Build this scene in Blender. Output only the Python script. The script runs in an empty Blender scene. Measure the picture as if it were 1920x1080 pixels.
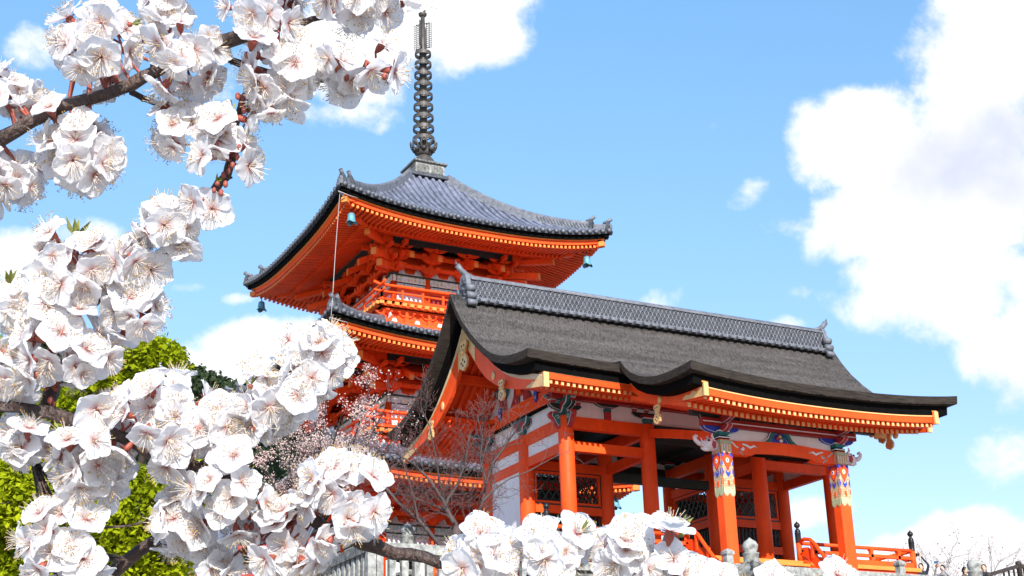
import bpy, math, random
import numpy as np
from mathutils import Vector, Matrix

sc = bpy.context.scene
COL = sc.collection
R = math.radians
EYE = np.array([0.0, 0.0, 1.6])

# ------------------------------------------------------------------ camera
YAW, PITCH, ROLL, FPX = 0.488135, 0.352865, -0.030372, 2657.14
_f = np.array([math.sin(YAW)*math.cos(PITCH), math.cos(YAW)*math.cos(PITCH), math.sin(PITCH)])
_r = np.array([math.cos(YAW), -math.sin(YAW), 0.0])
_u = np.cross(_r, _f)
CR = _r*math.cos(ROLL) + _u*math.sin(ROLL)
CU = -_r*math.sin(ROLL) + _u*math.cos(ROLL)
CF = _f
cd = bpy.data.cameras.new('camera')
cam = bpy.data.objects.new('camera', cd); COL.objects.link(cam)
cam.matrix_world = Matrix(((CR[0], CU[0], -CF[0], EYE[0]), (CR[1], CU[1], -CF[1], EYE[1]),
                           (CR[2], CU[2], -CF[2], EYE[2]), (0, 0, 0, 1)))
cd.sensor_width = 36.0
cd.lens = 36.0*FPX/1920.0
cd.clip_start = 0.05
cd.clip_end = 5000.0
sc.camera = cam

def ray(px, py):
    """unit direction of a sight line, photograph pixels"""
    d = CF*FPX + CR*(px-960) - CU*(py-540)
    return d/np.linalg.norm(d)

def sight(px, py, depth):
    """point on a sight line at a given distance along the viewing axis"""
    return EYE + CF*depth + CR*(px-960)*depth/FPX - CU*(py-540)*depth/FPX

# ------------------------------------------------------------------ sun, sky, exposure
SUN_AZ, SUN_EL = R(197.0), R(26.5)       # compass bearing from +y towards +x
sd = np.array([math.sin(SUN_AZ)*math.cos(SUN_EL), math.cos(SUN_AZ)*math.cos(SUN_EL), math.sin(SUN_EL)])
sl = bpy.data.lights.new('sun', 'SUN'); sl.energy = 4.2; sl.angle = R(0.5); sl.color = (1.0, 0.95, 0.87)
so = bpy.data.objects.new('sun', sl); COL.objects.link(so)
so.rotation_euler = Vector(-sd).to_track_quat('-Z', 'Y').to_euler()
sc.view_settings.view_transform = 'Standard'
sc.view_settings.look = 'None'
sc.view_settings.exposure = 0.88
sc.view_settings.gamma = 1.0
sc.cycles.use_denoising = True
sc.cycles.max_bounces = 8
sc.cycles.diffuse_bounces = 4
sc.cycles.transparent_max_bounces = 16

world = bpy.data.worlds.new('World'); sc.world = world; world.use_nodes = True
def build_sky():
    nt = world.node_tree; N = nt.nodes; L = nt.links
    N.clear()
    out = N.new('ShaderNodeOutputWorld'); bg = N.new('ShaderNodeBackground')
    sky = N.new('ShaderNodeTexSky'); sky.sky_type = 'NISHITA'; sky.sun_disc = False
    sky.sun_elevation = SUN_EL; sky.sun_rotation = SUN_AZ
    sky.air_density = 1.0; sky.dust_density = 0.0; sky.ozone_density = 2.2
    tc = N.new('ShaderNodeTexCoord')
    def math_(op, a, b=None, c=None, clamp=False):
        n = N.new('ShaderNodeMath'); n.operation = op; n.use_clamp = clamp
        for i, v in enumerate((a, b, c)):
            if v is None: continue
            if isinstance(v, (int, float)): n.inputs[i].default_value = v
            else: L.new(v, n.inputs[i])
        return n.outputs[0]
    def dot(v):
        n = N.new('ShaderNodeVectorMath'); n.operation = 'DOT_PRODUCT'
        L.new(tc.outputs['Generated'], n.inputs[0]); n.inputs[1].default_value = [float(x) for x in v]
        return n.outputs['Value']
    def blobs(lst):
        best = None
        for (px, py, rx, ry, tilt, amp) in lst:
            c = ray(px, py)
            h = np.cross(c, np.array([0, 0, 1.0])); h /= np.linalg.norm(h)
            v = np.cross(h, c)
            t = R(tilt)
            a = h*math.cos(t)+v*math.sin(t); b = -h*math.sin(t)+v*math.cos(t)
            da = dot(a*FPX/rx); db = dot(b*FPX/ry)
            q = math_('MULTIPLY_ADD', da, da, math_('MULTIPLY', db, db))
            # amp*(1-q), kept where the direction is on this side of the sky
            s = math_('MULTIPLY_ADD', q, -amp, amp)
            best = s if best is None else math_('MAXIMUM', best, s)
        return best
    big = blobs([
        (1840, 330, 350, 200, 20, 1.5), (1620, 260, 140, 120, 0, 1.4), (1900, 120, 200, 160, 0, 1.4), (1960, 20, 240, 120, 0, 1.5), (1640, 400, 190, 95, 20, 1.3),
        (1780, 520, 240, 140, -10, 1.35), (1900, 640, 130, 120, 0, 1.1), (1560, 300, 80, 80, 0, .75), (1480, 425, 80, 36, 10, .55), (1600, 540, 110, 50, 0, .45), (1400, 365, 56, 36, 40, .62),
        (1850, 1060, 230, 105, 0, 1.9), (1720, 1050, 100, 70, 0, 1.6), (1790, 1010, 90, 50, 0, 1.3), (1510, 960, 110, 32, 0, .6), (1890, 860, 80, 50, 0, .42),
        (700, 60, 330, 115, 12, 1.5), (860, 75, 150, 95, 10, 1.35), (560, 130, 220, 80, 0, .7), (600, 215, 130, 36, 0, .5),
        (80, 90, 70, 46, 0, .7), (30, 480, 110, 50, 0, .55), (180, 440, 90, 34, 0, .6), (470, 665, 130, 76, 10, 1.5), (380, 710, 160, 75, 0, 1.3), (560, 640, 100, 60, 0, .85),
        (360, 538, 46, 14, 5, .4), (440, 560, 36, 12, 5, .35), (1240, 568, 60, 36, 20, .75), (1470, 610, 80, 24, 0, .75), (1500, 548, 40, 20, 0, .45), (1336, 238, 24, 18, 20, .5),
    ])
    n1 = N.new('ShaderNodeTexNoise'); n1.inputs['Scale'].default_value = 13.0; n1.inputs['Detail'].default_value = 12.0; n1.inputs['Roughness'].default_value = 0.61
    n1.inputs['Distortion'].default_value = 0.12
    L.new(tc.outputs['Generated'], n1.inputs['Vector'])
    dens = math_('ADD', big, math_('MULTIPLY', math_('SUBTRACT', n1.outputs['Fac'], 0.51), 4.0))
    mr = N.new('ShaderNodeMapRange'); mr.interpolation_type = 'SMOOTHSTEP'
    mr.inputs['From Min'].default_value = 0.05; mr.inputs['From Max'].default_value = 0.95
    L.new(dens, mr.inputs['Value'])
    # greyer hearts of the thick clouds
    n2 = N.new('ShaderNodeTexNoise'); n2.inputs['Scale'].default_value = 9.0; n2.inputs['Detail'].default_value = 8.0
    mp = N.new('ShaderNodeMapping'); mp.inputs['Location'].default_value = (3.1, 1.7, 0.4)
    L.new(tc.outputs['Generated'], mp.inputs['Vector']); L.new(mp.outputs[0], n2.inputs['Vector'])
    grey = blobs([(1880, 330, 230, 150, 10, 1.0), (1780, 440, 150, 80, 0, .7), (1900, 560, 130, 110, 0, .6), (1860, 690, 120, 80, 0, .6)])
    gf = math_('MULTIPLY', math_('ADD', grey, math_('MULTIPLY', math_('SUBTRACT', n2.outputs['Fac'], 0.55), 4.5)), 0.8, clamp=True)
    mc = N.new('ShaderNodeMix'); mc.data_type = 'RGBA'
    mc.inputs['A'].default_value = (5.0, 5.0, 5.1, 1); mc.inputs['B'].default_value = (3.0, 3.25, 4.1, 1)
    L.new(gf, mc.inputs['Factor'])
    hs = N.new('ShaderNodeHueSaturation'); hs.inputs['Saturation'].default_value = SKY_SAT; hs.inputs['Value'].default_value = SKY_VAL
    L.new(sky.outputs[0], hs.inputs['Color'])
    tn = N.new('ShaderNodeMix'); tn.data_type = 'RGBA'; tn.blend_type = 'MULTIPLY'; tn.inputs['Factor'].default_value = 1.0
    L.new(hs.outputs[0], tn.inputs['A']); tn.inputs['B'].default_value = SKY_TINT
    mx = N.new('ShaderNodeMix'); mx.data_type = 'RGBA'
    L.new(mr.outputs[0], mx.inputs['Factor']); ez = dot((0, 0, 1))
    er = N.new('ShaderNodeMapRange'); er.inputs['From Min'].default_value = .08; er.inputs['From Max'].default_value = .55; L.new(ez, er.inputs['Value'])
    ec = N.new('ShaderNodeMix'); ec.data_type = 'RGBA'; ec.inputs['A'].default_value = SKY_LOW; ec.inputs['B'].default_value = SKY_HIGH
    L.new(er.outputs[0], ec.inputs['Factor'])
    es = N.new('ShaderNodeVectorMath'); es.operation = 'MULTIPLY'; L.new(tn.outputs['Result'], es.inputs[0]); L.new(ec.outputs['Result'], es.inputs[1])
    L.new(es.outputs[0], mx.inputs['A']); L.new(mc.outputs['Result'], mx.inputs['B'])
    L.new(mx.outputs['Result'], bg.inputs['Color']); bg.inputs['Strength'].default_value = 0.13
    L.new(bg.outputs[0], out.inputs['Surface'])
SKY_SAT, SKY_VAL = 1.0, 1.0
SKY_LOW = (.74, .56, .64, 1); SKY_HIGH = (.90, 1.03, 1.0, 1)
SKY_TINT = (1.10, 1.21, 1.24, 1)
build_sky()

# ------------------------------------------------------------------ materials
def mat(name, col, rough=0.6, var=0.12, scale=3.0, bump=0.0, bscale=40.0, col2=None, metal=0.0, stretch=None, spec=0.5, island=0.0, patch=0.0, pstretch=None):
    m = bpy.data.materials.new(name); m.use_nodes = True
    nt = m.node_tree; N = nt.nodes; L = nt.links
    b = N['Principled BSDF']
    b.inputs['Roughness'].default_value = rough; b.inputs['Metallic'].default_value = metal
    b.inputs['Specular IOR Level'].default_value = spec
    c = np.array(col, float)
    if col2 is None: a, d = c*(1-var), np.minimum(c*(1+var), .98)
    else: a, d = c, np.array(col2, float)
    tc = N.new('ShaderNodeTexCoord'); vec = tc.outputs['Object']
    if stretch:
        mp = N.new('ShaderNodeMapping'); mp.inputs['Scale'].default_value = stretch
        L.new(vec, mp.inputs['Vector']); vec = mp.outputs[0]
    n = N.new('ShaderNodeTexNoise'); n.inputs['Scale'].default_value = scale; n.inputs['Detail'].default_value = 6
    n.inputs['Roughness'].default_value = .62
    L.new(vec, n.inputs['Vector'])
    rp = N.new('ShaderNodeValToRGB'); rp.color_ramp.elements[0].position = .32; rp.color_ramp.elements[1].position = .68
    rp.color_ramp.elements[0].color = (*a, 1); rp.color_ramp.elements[1].color = (*d, 1)
    L.new(n.outputs['Fac'], rp.inputs[0]); res = rp.outputs[0]
    def scaled(res, fac, lo, hi):
        r2 = N.new('ShaderNodeMapRange'); r2.inputs['From Min'].default_value = .0 if fac.name == 'Random Per Island' else .3
        r2.inputs['From Max'].default_value = 1.0 if fac.name == 'Random Per Island' else .7
        r2.inputs['To Min'].default_value = lo; r2.inputs['To Max'].default_value = hi
        L.new(fac, r2.inputs['Value'])
        v = N.new('ShaderNodeVectorMath'); v.operation = 'SCALE'; L.new(res, v.inputs[0]); L.new(r2.outputs[0], v.inputs['Scale'])
        return v.outputs[0]
    if island:
        g = N.new('ShaderNodeNewGeometry'); res = scaled(res, g.outputs['Random Per Island'], 1-island, 1+island)
    if patch:
        n3 = N.new('ShaderNodeTexNoise'); n3.inputs['Scale'].default_value = .55; n3.inputs['Detail'].default_value = 5; n3.inputs['Roughness'].default_value = .6
        pv = tc.outputs['Object']
        if pstretch:
            mp3 = N.new('ShaderNodeMapping'); mp3.inputs['Scale'].default_value = pstretch; L.new(pv, mp3.inputs['Vector']); pv = mp3.outputs[0]
        L.new(pv, n3.inputs['Vector']); res = scaled(res, n3.outputs['Fac'], 1-patch, 1+patch)
    L.new(res, b.inputs['Base Color'])
    if bump:
        n2 = N.new('ShaderNodeTexNoise'); n2.inputs['Scale'].default_value = bscale; n2.inputs['Detail'].default_value = 4
        L.new(vec, n2.inputs['Vector'])
        bp = N.new('ShaderNodeBump'); bp.inputs['Strength'].default_value = bump; bp.inputs['Distance'].default_value = .02
        L.new(n2.outputs['Fac'], bp.inputs['Height']); L.new(bp.outputs[0], b.inputs['Normal'])
    return m

def pattern_mat(name, cols, scale=6.0):
    """painted ornament: many small cells in a few fixed colours"""
    m = bpy.data.materials.new(name); m.use_nodes = True
    nt = m.node_tree; N = nt.nodes; L = nt.links; b = N['Principled BSDF']; b.inputs['Roughness'].default_value = .6
    tc = N.new('ShaderNodeTexCoord'); v = N.new('ShaderNodeTexVoronoi'); v.inputs['Scale'].default_value = scale
    v.inputs['Randomness'].default_value = .35
    L.new(tc.outputs['Object'], v.inputs['Vector'])
    rp = N.new('ShaderNodeValToRGB'); rp.color_ramp.interpolation = 'CONSTANT'
    e = rp.color_ramp.elements
    while len(e) < len(cols): e.new(.5)
    for i, c in enumerate(cols): e[i].position = i/len(cols); e[i].color = (*c, 1)
    sp = N.new('ShaderNodeMath'); sp.operation = 'MULTIPLY'; sp.inputs[1].default_value = 1.6
    L.new(v.outputs['Distance'], sp.inputs[0])
    L.new(sp.outputs[0], rp.inputs[0])
    L.new(rp.outputs[0], b.inputs['Base Color'])
    return m

def leaf_mat(name, col, var=.35, trans=.35, scale=1.3, rough=.5):
    m = bpy.data.materials.new(name); m.use_nodes = True
    nt = m.node_tree; N = nt.nodes; L = nt.links; N.clear()
    out = N.new('ShaderNodeOutputMaterial')
    d = N.new('ShaderNodeBsdfDiffuse'); t = N.new('ShaderNodeBsdfTranslucent'); mx = N.new('ShaderNodeMixShader')
    tc = N.new('ShaderNodeTexCoord'); n = N.new('ShaderNodeTexNoise'); n.inputs['Scale'].default_value = scale; n.inputs['Detail'].default_value = 3
    L.new(tc.outputs['Object'], n.inputs['Vector'])
    gi = N.new('ShaderNodeNewGeometry')
    ad = N.new('ShaderNodeMath'); ad.operation = 'MULTIPLY_ADD'; ad.inputs[1].default_value = .5; 
    L.new(gi.outputs['Random Per Island'], ad.inputs[0]); 
    sb = N.new('ShaderNodeMath'); sb.operation = 'MULTIPLY_ADD'; sb.inputs[1].default_value = 1.1; sb.inputs[2].default_value = -.3
    L.new(n.outputs['Fac'], sb.inputs[0]); L.new(sb.outputs[0], ad.inputs[2])
    rp = N.new('ShaderNodeValToRGB'); c = np.array(col, float)
    rp.color_ramp.elements[0].color = (*(c*(1-var)*np.array([.8, 1, .9])), 1); rp.color_ramp.elements[1].color = (*np.minimum(c*(1+var)*np.array([1.25, 1.05, .9]), .95), 1)
    L.new(ad.outputs[0], rp.inputs[0])
    L.new(rp.outputs[0], d.inputs['Color']); L.new(rp.outputs[0], t.inputs['Color'])
    mx.inputs[0].default_value = trans
    L.new(d.outputs[0], mx.inputs[1]); L.new(t.outputs[0], mx.inputs[2]); L.new(mx.outputs[0], out.inputs['Surface'])
    return m

def petal_mat(name):
    m = bpy.data.materials.new(name); m.use_nodes = True
    nt = m.node_tree; N = nt.nodes; L = nt.links; N.clear()
    out = N.new('ShaderNodeOutputMaterial')
    d = N.new('ShaderNodeBsdfDiffuse'); t = N.new('ShaderNodeBsdfTranslucent'); mx = N.new('ShaderNodeMixShader')
    at = N.new('ShaderNodeAttribute'); at.attribute_name = 'tint'
    rp = N.new('ShaderNodeValToRGB')
    e = rp.color_ramp.elements; e[0].color = (.55, .16, .13, 1); e[1].position = .31; e[1].color = (.92, .91, .92, 1)
    k = e.new(.12); k.color = (.82, .62, .61, 1)
    L.new(at.outputs['Fac'], rp.inputs[0])
    gi = N.new('ShaderNodeNewGeometry'); hv = N.new('ShaderNodeHueSaturation')
    mr = N.new('ShaderNodeMapRange'); mr.inputs['To Min'].default_value = .90; mr.inputs['To Max'].default_value = 1.06
    L.new(gi.outputs['Random Per Island'], mr.inputs['Value']); L.new(mr.outputs[0], hv.inputs['Value']); L.new(rp.outputs[0], hv.inputs['Color'])
    L.new(hv.outputs[0], d.inputs['Color']); L.new(hv.outputs[0], t.inputs['Color'])
    mx.inputs[0].default_value = .52
    L.new(d.outputs[0], mx.inputs[1]); L.new(t.outputs[0], mx.inputs[2]); L.new(mx.outputs[0], out.inputs['Surface'])
    return m

M = {}
M['vermilion'] = mat('vermilion_paint', (.86, .085, .012), .5, .09, 5, .08, 24, spec=.2, patch=.17, island=.06, stretch=(1, 1, .3))
M['red_deep'] = mat('deep_red_paint', (.30, .014, .010), .5, .2, 2)
M['gold'] = mat('gold_leaf', (.74, .44, .17), .40, .15, 5, .1, 40, metal=.2)
M['ochre'] = mat('ochre_paint', (.78, .24, .04), .5, .10, 3)
M['gilt_end'] = mat('gilt_rafter_end', (.76, .40, .15), .5, .10, 3)
M['cream'] = mat('cream_paint', (.74, .55, .36), .5, .12, 2)
M['plaster'] = mat('white_plaster', (.80, .79, .785), .85, .05, 5, .06, 30, stretch=(1, 1, .25), patch=.06)
M['thatch'] = mat('cypress_bark_thatch', (.021, .018, .0165), .95, scale=15, bump=1.0, bscale=38, col2=(.135, .120, .112), stretch=(2.2, .45, .45), spec=.1, patch=.34, pstretch=(.35, 3.2, 3.2))
M['bark_edge'] = mat('thatch_cut_edge', (.018, .0145, .012), .9, scale=4, bump=.6, bscale=30, col2=(.052, .041, .034), stretch=(.6, 1, 6), spec=.15)
M['black'] = mat('black_board', (.003, .0027, .0027), .9, .3, 4, spec=.08)
M['dark_green'] = mat('dark_green_paint', (.012, .035, .033), .55, .25, 3)
M['teal'] = mat('teal_paint', (.012, .15, .155), .5, .3, 5)
M['blue'] = mat('ultramarine_paint', (.018, .055, .42), .5, .2, 5)
M['red'] = mat('crimson_paint', (.38, .03, .035), .5, .2, 5)
M['white'] = mat('white_paint', (.80, .78, .78), .6, .06, 6)
M['pink_white'] = mat('pinkish_white_paint', (.78, .66, .64), .6, .12, 9)
M['tile'] = mat('grey_roof_tile', (.100, .110, .150), .45, scale=2.2, bump=.12, bscale=20, col2=(.20, .214, .275), island=.16, patch=.2)
M['tile_dark'] = mat('dark_roof_tile', (.022, .024, .030), .55, scale=6, bump=.3, bscale=30, col2=(.075, .08, .095))
M['tile_ridge'] = mat('ridge_tile', (.085, .09, .105), .5, scale=5, bump=.3, bscale=30, col2=(.19, .195, .22))
M['tile_lattice'] = mat('lattice_tile', (.10, .105, .12), .5, scale=5, col2=(.22, .225, .25))
M['bronze'] = mat('weathered_bronze', (.035, .036, .036), .55, scale=3, bump=.2, bscale=18, col2=(.125, .105, .09), metal=.4)
M['verdigris'] = mat('verdigris_bronze', (.11, .30, .37), .55, .25, 6, metal=.2)
M['stone'] = mat('weathered_granite', (.12, .12, .11), .9, scale=7, bump=.7, bscale=22, col2=(.40, .40, .375))
M['stone_dark'] = mat('lichened_shaded_stone', (.045, .045, .04), .9, scale=7, bump=.8, bscale=22, col2=(.24, .24, .225))  # stained stone tone; also carries the shade of the fence return
M['ground'] = mat('packed_earth', (.27, .24, .20), .95, scale=.6, bump=.5, bscale=9, col2=(.40, .36, .31))
M['deck'] = mat('dark_deck_layer', (.16, .075, .035), .7, .2, 4)
M['celadon'] = mat('celadon_paint', (.36, .44, .26), .6, .15, 8)
M['bark'] = mat('apricot_bark', (.024, .014, .011), .62, scale=26, bump=1.0, bscale=70, col2=(.095, .058, .048), stretch=(1, 1, .5))
M['twig'] = mat('grey_twig', (.075, .054, .052), .8, .35, 4)
M['twig_hazed'] = mat('hazed_budding_twig', (.30, .25, .25), .8, .2, 4)  # distance haze is put into this pale twig colour
M['twig_dark'] = mat('dark_branch', (.055, .040, .034), .8, .35, 4, .4, 20)
M['calyx'] = mat('red_brown_calyx', (.26, .055, .035), .55, .35, 60)
M['filament'] = mat('pale_filament', (.86, .78, .72), .5, .1, 20)
M['anther'] = mat('anther', (.40, .25, .06), .6, .5, 120)
M['bud_leaf'] = mat('young_leaf', (.16, .17, .035), .5, .45, 60)
M['petal'] = petal_mat('white_petal')
M['leaf_lime'] = leaf_mat('lime_green_leaf', (.25, .33, .012), .62, .45, 1.6)
M['leaf_dark'] = leaf_mat('dark_pine_needles', (.035, .055, .032), .5, .1, .4)
M['pink_bloom'] = leaf_mat('pale_pink_bloom', (.70, .50, .53), .28, .3, .8)
M['frieze'] = pattern_mat('painted_frieze', [(.07, .22, .60), (.50, .68, .74), (.16, .48, .56), (.70, .54, .26), (.62, .72, .72)], 5.5)
M['brocade'] = pattern_mat('painted_brocade', [(.50, .40, .19), (.56, .47, .26), (.60, .52, .32), (.34, .36, .20), (.45, .25, .14)], 14)
M['cloth_dark'] = mat('navy_cloth', (.018, .022, .04), .8, .3, 8)
M['cloth_grey'] = mat('grey_cloth', (.30, .30, .32), .8, .15, 8)
M['cloth_brown'] = mat('brown_cloth', (.10, .07, .05), .8, .2, 8)
M['skin'] = mat('skin', (.62, .38, .27), .5, .06, 8)
M['hair'] = mat('black_hair', (.012, .010, .010), .5, .3, 30)
M['phone'] = mat('phone_case', (.05, .14, .32), .3, .1, 8)
M['wood_dark'] = mat('dark_timber', (.032, .022, .018), .7, .3, 5)
M['cable'] = mat('grey_wire', (.35, .34, .34), .5, .1, 3)

# ------------------------------------------------------------------ mesh builder
def V3(p): return np.array(p, float)
def unit(v):
    v = V3(v); n = np.linalg.norm(v); return v/n if n > 1e-12 else np.array([0, 0, 1.0])
def frame(d, up=(0, 0, 1)):
    d = unit(d); s = np.cross(d, V3(up))
    if np.linalg.norm(s) < 1e-5: s = np.cross(d, np.array([1.0, 0, 0]))
    s = unit(s); return d, s, np.cross(s, d)

class MB:
    def __init__(self): self.v = []; self.f = []; self.m = []; self.s = []; self.mats = []; self.n = 0; self.tint = None
    def mi(self, m):
        if m not in self.mats: self.mats.append(m)
        return self.mats.index(m)
    def add(self, vs, fs, m, smooth=False):
        k = self.mi(m); o = self.n
        vs = np.asarray(vs, float).reshape(-1, 3)
        self.v.append(vs); self.n += len(vs)
        for f in fs: self.f.append([o+i for i in f]); self.m.append(k); self.s.append(smooth)
    def box(self, c, s, m, ax=None):
        c = V3(c); h = V3(s)/2
        P = np.array([[x, y, z] for z in (-1, 1) for y in (-1, 1) for x in (-1, 1)])*h
        if ax is not None: P = P @ np.array(ax)       # rows = local axes in world
        self.add(P+c, [(0, 2, 3, 1), (4, 5, 7, 6), (0, 1, 5, 4), (2, 6, 7, 3), (0, 4, 6, 2), (1, 3, 7, 5)], m)
    def beam(self, p, q, w, h, m, up=(0, 0, 1)):
        p = V3(p); q = V3(q); d, s, u = frame(q-p, up)
        self.box((p+q)/2, (np.linalg.norm(q-p), w, h), m, [d, s, u])
    def tube(self, path, rad, m, n=8, cap=True, smooth=True):
        P = [V3(p) for p in path]; k = len(P)
        if not hasattr(rad, '__len__'): rad = [rad]*k
        vs = []; prev = None
        for i in range(k):
            d = P[min(i+1, k-1)]-P[max(i-1, 0)]
            d = unit(d)
            if prev is None: _, s, u = frame(d)
            else:
                s = prev-d*np.dot(prev, d); s = unit(s) if np.linalg.norm(s) > 1e-6 else frame(d)[1]; u = np.cross(s, d)
            prev = s
            for j in range(n):
                a = 2*math.pi*j/n; vs.append(P[i]+(s*math.cos(a)+u*math.sin(a))*rad[i])
        fs = [(i*n+j, (i+1)*n+j, (i+1)*n+(j+1) % n, i*n+(j+1) % n) for i in range(k-1) for j in range(n)]
        if cap: fs += [tuple(range(n)), tuple((k-1)*n+n-1-j for j in range(n))]
        self.add(vs, fs, m, smooth)
    def cyl(self, p, q, r, m, n=12, r2=None): self.tube([p, q], [r, r if r2 is None else r2], m, n)
    def lathe(self, prof, c, m, n=16, smooth=True, ang=0.0):
        c = V3(c); vs = []; k = len(prof)
        for (r, z) in prof:
            for j in range(n):
                a = 2*math.pi*j/n+ang; vs.append(c+np.array([r*math.cos(a), r*math.sin(a), z]))
        fs = [(i*n+j, i*n+(j+1) % n, (i+1)*n+(j+1) % n, (i+1)*n+j) for i in range(k-1) for j in range(n)]
        fs += [tuple(n-1-j for j in range(n)), tuple((k-1)*n+j for j in range(n))]
        self.add(vs, fs, m, smooth)
    def prism(self, poly, o, ax, ay, az, t, m):
        """polygon (a,b) in the plane ax,ay through o, thickened by t along az"""
        o = V3(o); ax = V3(ax); ay = V3(ay); az = V3(az); n = len(poly)
        A = [o+ax*a+ay*b for a, b in poly]; B = [p+az*t for p in A]
        self.add(A+B, [tuple(range(n-1, -1, -1)), tuple(range(n, 2*n))]+[(i, (i+1) % n, n+(i+1) % n, n+i) for i in range(n)], m)
    def grid(self, G, m, smooth=True, flip=False):
        G = np.asarray(G, float); a, b = G.shape[:2]
        fs = []
        for i in range(a-1):
            for j in range(b-1):
                q = (i*b+j, i*b+j+1, (i+1)*b+j+1, (i+1)*b+j); fs.append(q[::-1] if flip else q)
        self.add(G.reshape(-1, 3), fs, m, smooth)
    def ribbon(self, top, bot, o_dir, t, m):
        """plank between two polylines (3-D, same count), thickened by t along o_dir"""
        T = [V3(p) for p in top]; B = [V3(p) for p in bot]; d = V3(o_dir)*t; k = len(T)
        vs = T+B+[p+d for p in T]+[p+d for p in B]; fs = []
        for i in range(k-1):
            fs += [(i, i+1, k+i+1, k+i), (2*k+i, 3*k+i, 3*k+i+1, 2*k+i+1), (i, 2*k+i, 2*k+i+1, i+1), (k+i, k+i+1, 3*k+i+1, 3*k+i)]
        fs += [(0, k, 3*k, 2*k), (k-1, 3*k-1, 4*k-1, 2*k-1)]
        self.add(vs, fs, m)
    def sphere(self, c, r, m, n=10, sc_=(1, 1, 1)):
        prof = [(max(1e-4, math.sin(math.pi*i/n))*r, -math.cos(math.pi*i/n)*r) for i in range(n+1)]
        k0 = len(self.v); self.lathe(prof, (0, 0, 0), m, n+2)
        self.v[k0] = self.v[k0]*np.array(sc_)+V3(c)
    def build(self, name, parent=None, loc=None):
        me = bpy.data.meshes.new(name)
        vs = np.concatenate(self.v) if self.v else np.zeros((0, 3))
        me.from_pydata(vs.tolist(), [], self.f)
        for m in self.mats: me.materials.append(M[m])
        me.polygons.foreach_set('material_index', self.m)
        me.polygons.foreach_set('use_smooth', self.s)
        if self.tint is not None:
            at = me.attributes.new('tint', 'FLOAT', 'POINT'); at.data.foreach_set('value', np.concatenate(self.tint).astype('f4'))
        me.update()
        o = bpy.data.objects.new(name, me); COL.objects.link(o)
        if parent is not None: o.parent = parent
        if loc is not None: o.location = loc
        return o

def tag(o, label=None, cat=None, group=None, kind=None):
    if label: o['label'] = label
    if cat: o['category'] = cat
    if group: o['group'] = group
    if kind: o['kind'] = kind
    return o
def thing(name, loc, label, cat, group=None, rz=0.0):
    o = bpy.data.objects.new(name, None); COL.objects.link(o)
    o.location = [float(x) for x in loc]; o.rotation_euler = (0, 0, rz); o.empty_display_size = .3
    return tag(o, label, cat, group)
KIDS = {}
def copy_tree(o, loc=None, rz=None, parent=None):
    c = o.copy(); COL.objects.link(c)
    if parent is not None: c.parent = parent
    if loc is not None: c.location = [float(x) for x in loc]
    if rz is not None: c.rotation_euler = (0, 0, rz)
    for ch in list(o.children): copy_tree(ch, parent=c)
    return c
def part(name, fn, parent):
    b = MB(); fn(b); return b.build(name, parent)
def interp(x, xs, ys): return float(np.interp(x, xs, ys))
# ================================================================== the west gate
GX, GY, GZ = 21.162, 36.624, 8.5            # front corner column; z = veranda floor
GA, GB, GC = 2.95, 4.27, 2.95
L_ = GA+GB+GC                               # 10.17 along the ridge (local x)
GD = 2.625                                  # one bay deep (local y, away from the steps)
YR = GD                                     # ridge line
ZUT, ZUB, ZLT, ZLB = 4.41, 4.03, 3.63, 3.33
ZP = -1.12                                  # top of the stone podium
gate = thing('temple_gate', (GX, GY, GZ), 'vermilion temple gate under a thick grey bark roof with a swept porch eave', 'gate')

RX0, RX1 = -2.625, 13.2
PROF = [(-2.56, 5.54), (-2.2, 5.55), (-1.86, 5.59), (-1.4, 5.66), (-.976, 5.764), (-.6, 5.90), (-.213, 6.08), (.25, 6.38), (.712, 6.742), (1.22, 7.18), (1.748, 7.716), (2.2, 8.29), (2.62, 8.95)]
FULL = PROF+[(2*YR-y, z) for y, z in PROF[-2::-1]]
PY = [p[0] for p in PROF]; PZ = [p[1] for p in PROF]
def roof_z(y):
    if y > YR: y = 2*YR-y
    return interp(y, PY, PZ)
XC = (RX0+RX1)/2; XH = (RX1-RX0)/2
def sag(x, y):
    """the eave line dips between its upturned corners"""
    e = min(1.0, max(0.0, abs(y-YR)/5.18))**2
    return -0.15*e*(1-min(1.0, abs((x-XC)/XH))**3)
def sheet(b, xs, prof, top_off, thick, m_top, m_edge, sagf, x_in=0.0):
    """a roof layer: curved section, swept along x, with its edge lip"""
    n = len(prof); G = []; rj = random.Random(2)
    for x in xs:
        jt = rj.gauss(0, .008) if m_top == 'thatch' else 0.0
        T = [(x, y, z+top_off+sagf(x, y)) for y, z in prof]
        B = [(x, y+(.04 if i == 0 else (-.04 if i == n-1 else 0)), z+top_off-thick+sagf(x, y)+(jt if i in (0, n-1) else 0)) for i, (y, z) in enumerate(prof)]
        G.append((T, B))
    b.grid([g[0] for g in G], m_top, True)
    b.grid([g[1] for g in G], m_edge, True, True)
    b.grid([[g[1][0], g[0][0]] for g in G], m_edge, False)
    b.grid([[g[0][-1], g[1][-1]] for g in G], m_edge, False)
    for g, fl in ((G[0], True), (G[-1], False)):
        b.grid([g[0], g[1]], m_edge, False, not fl)
xs = np.linspace(RX0, RX1, 161)
part('thatch_roof', lambda b: sheet(b, xs, FULL, 0, .25, 'thatch', 'bark_edge', sag), gate)
def inner(prof, d0, d1):
    return [(y, z) for y, z in prof if prof[0][0]+d0 < y < prof[-1][0]-d1]
UND = [(-2.34, 5.545)]+inner(FULL, .3, .3)+[(2*YR+2.34, 5.545)]
part('eave_underlayer', lambda b: sheet(b, np.linspace(RX0+.36, RX1-.36, 33), UND, -.255, .27, 'black', 'black', sag), gate)

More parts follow.
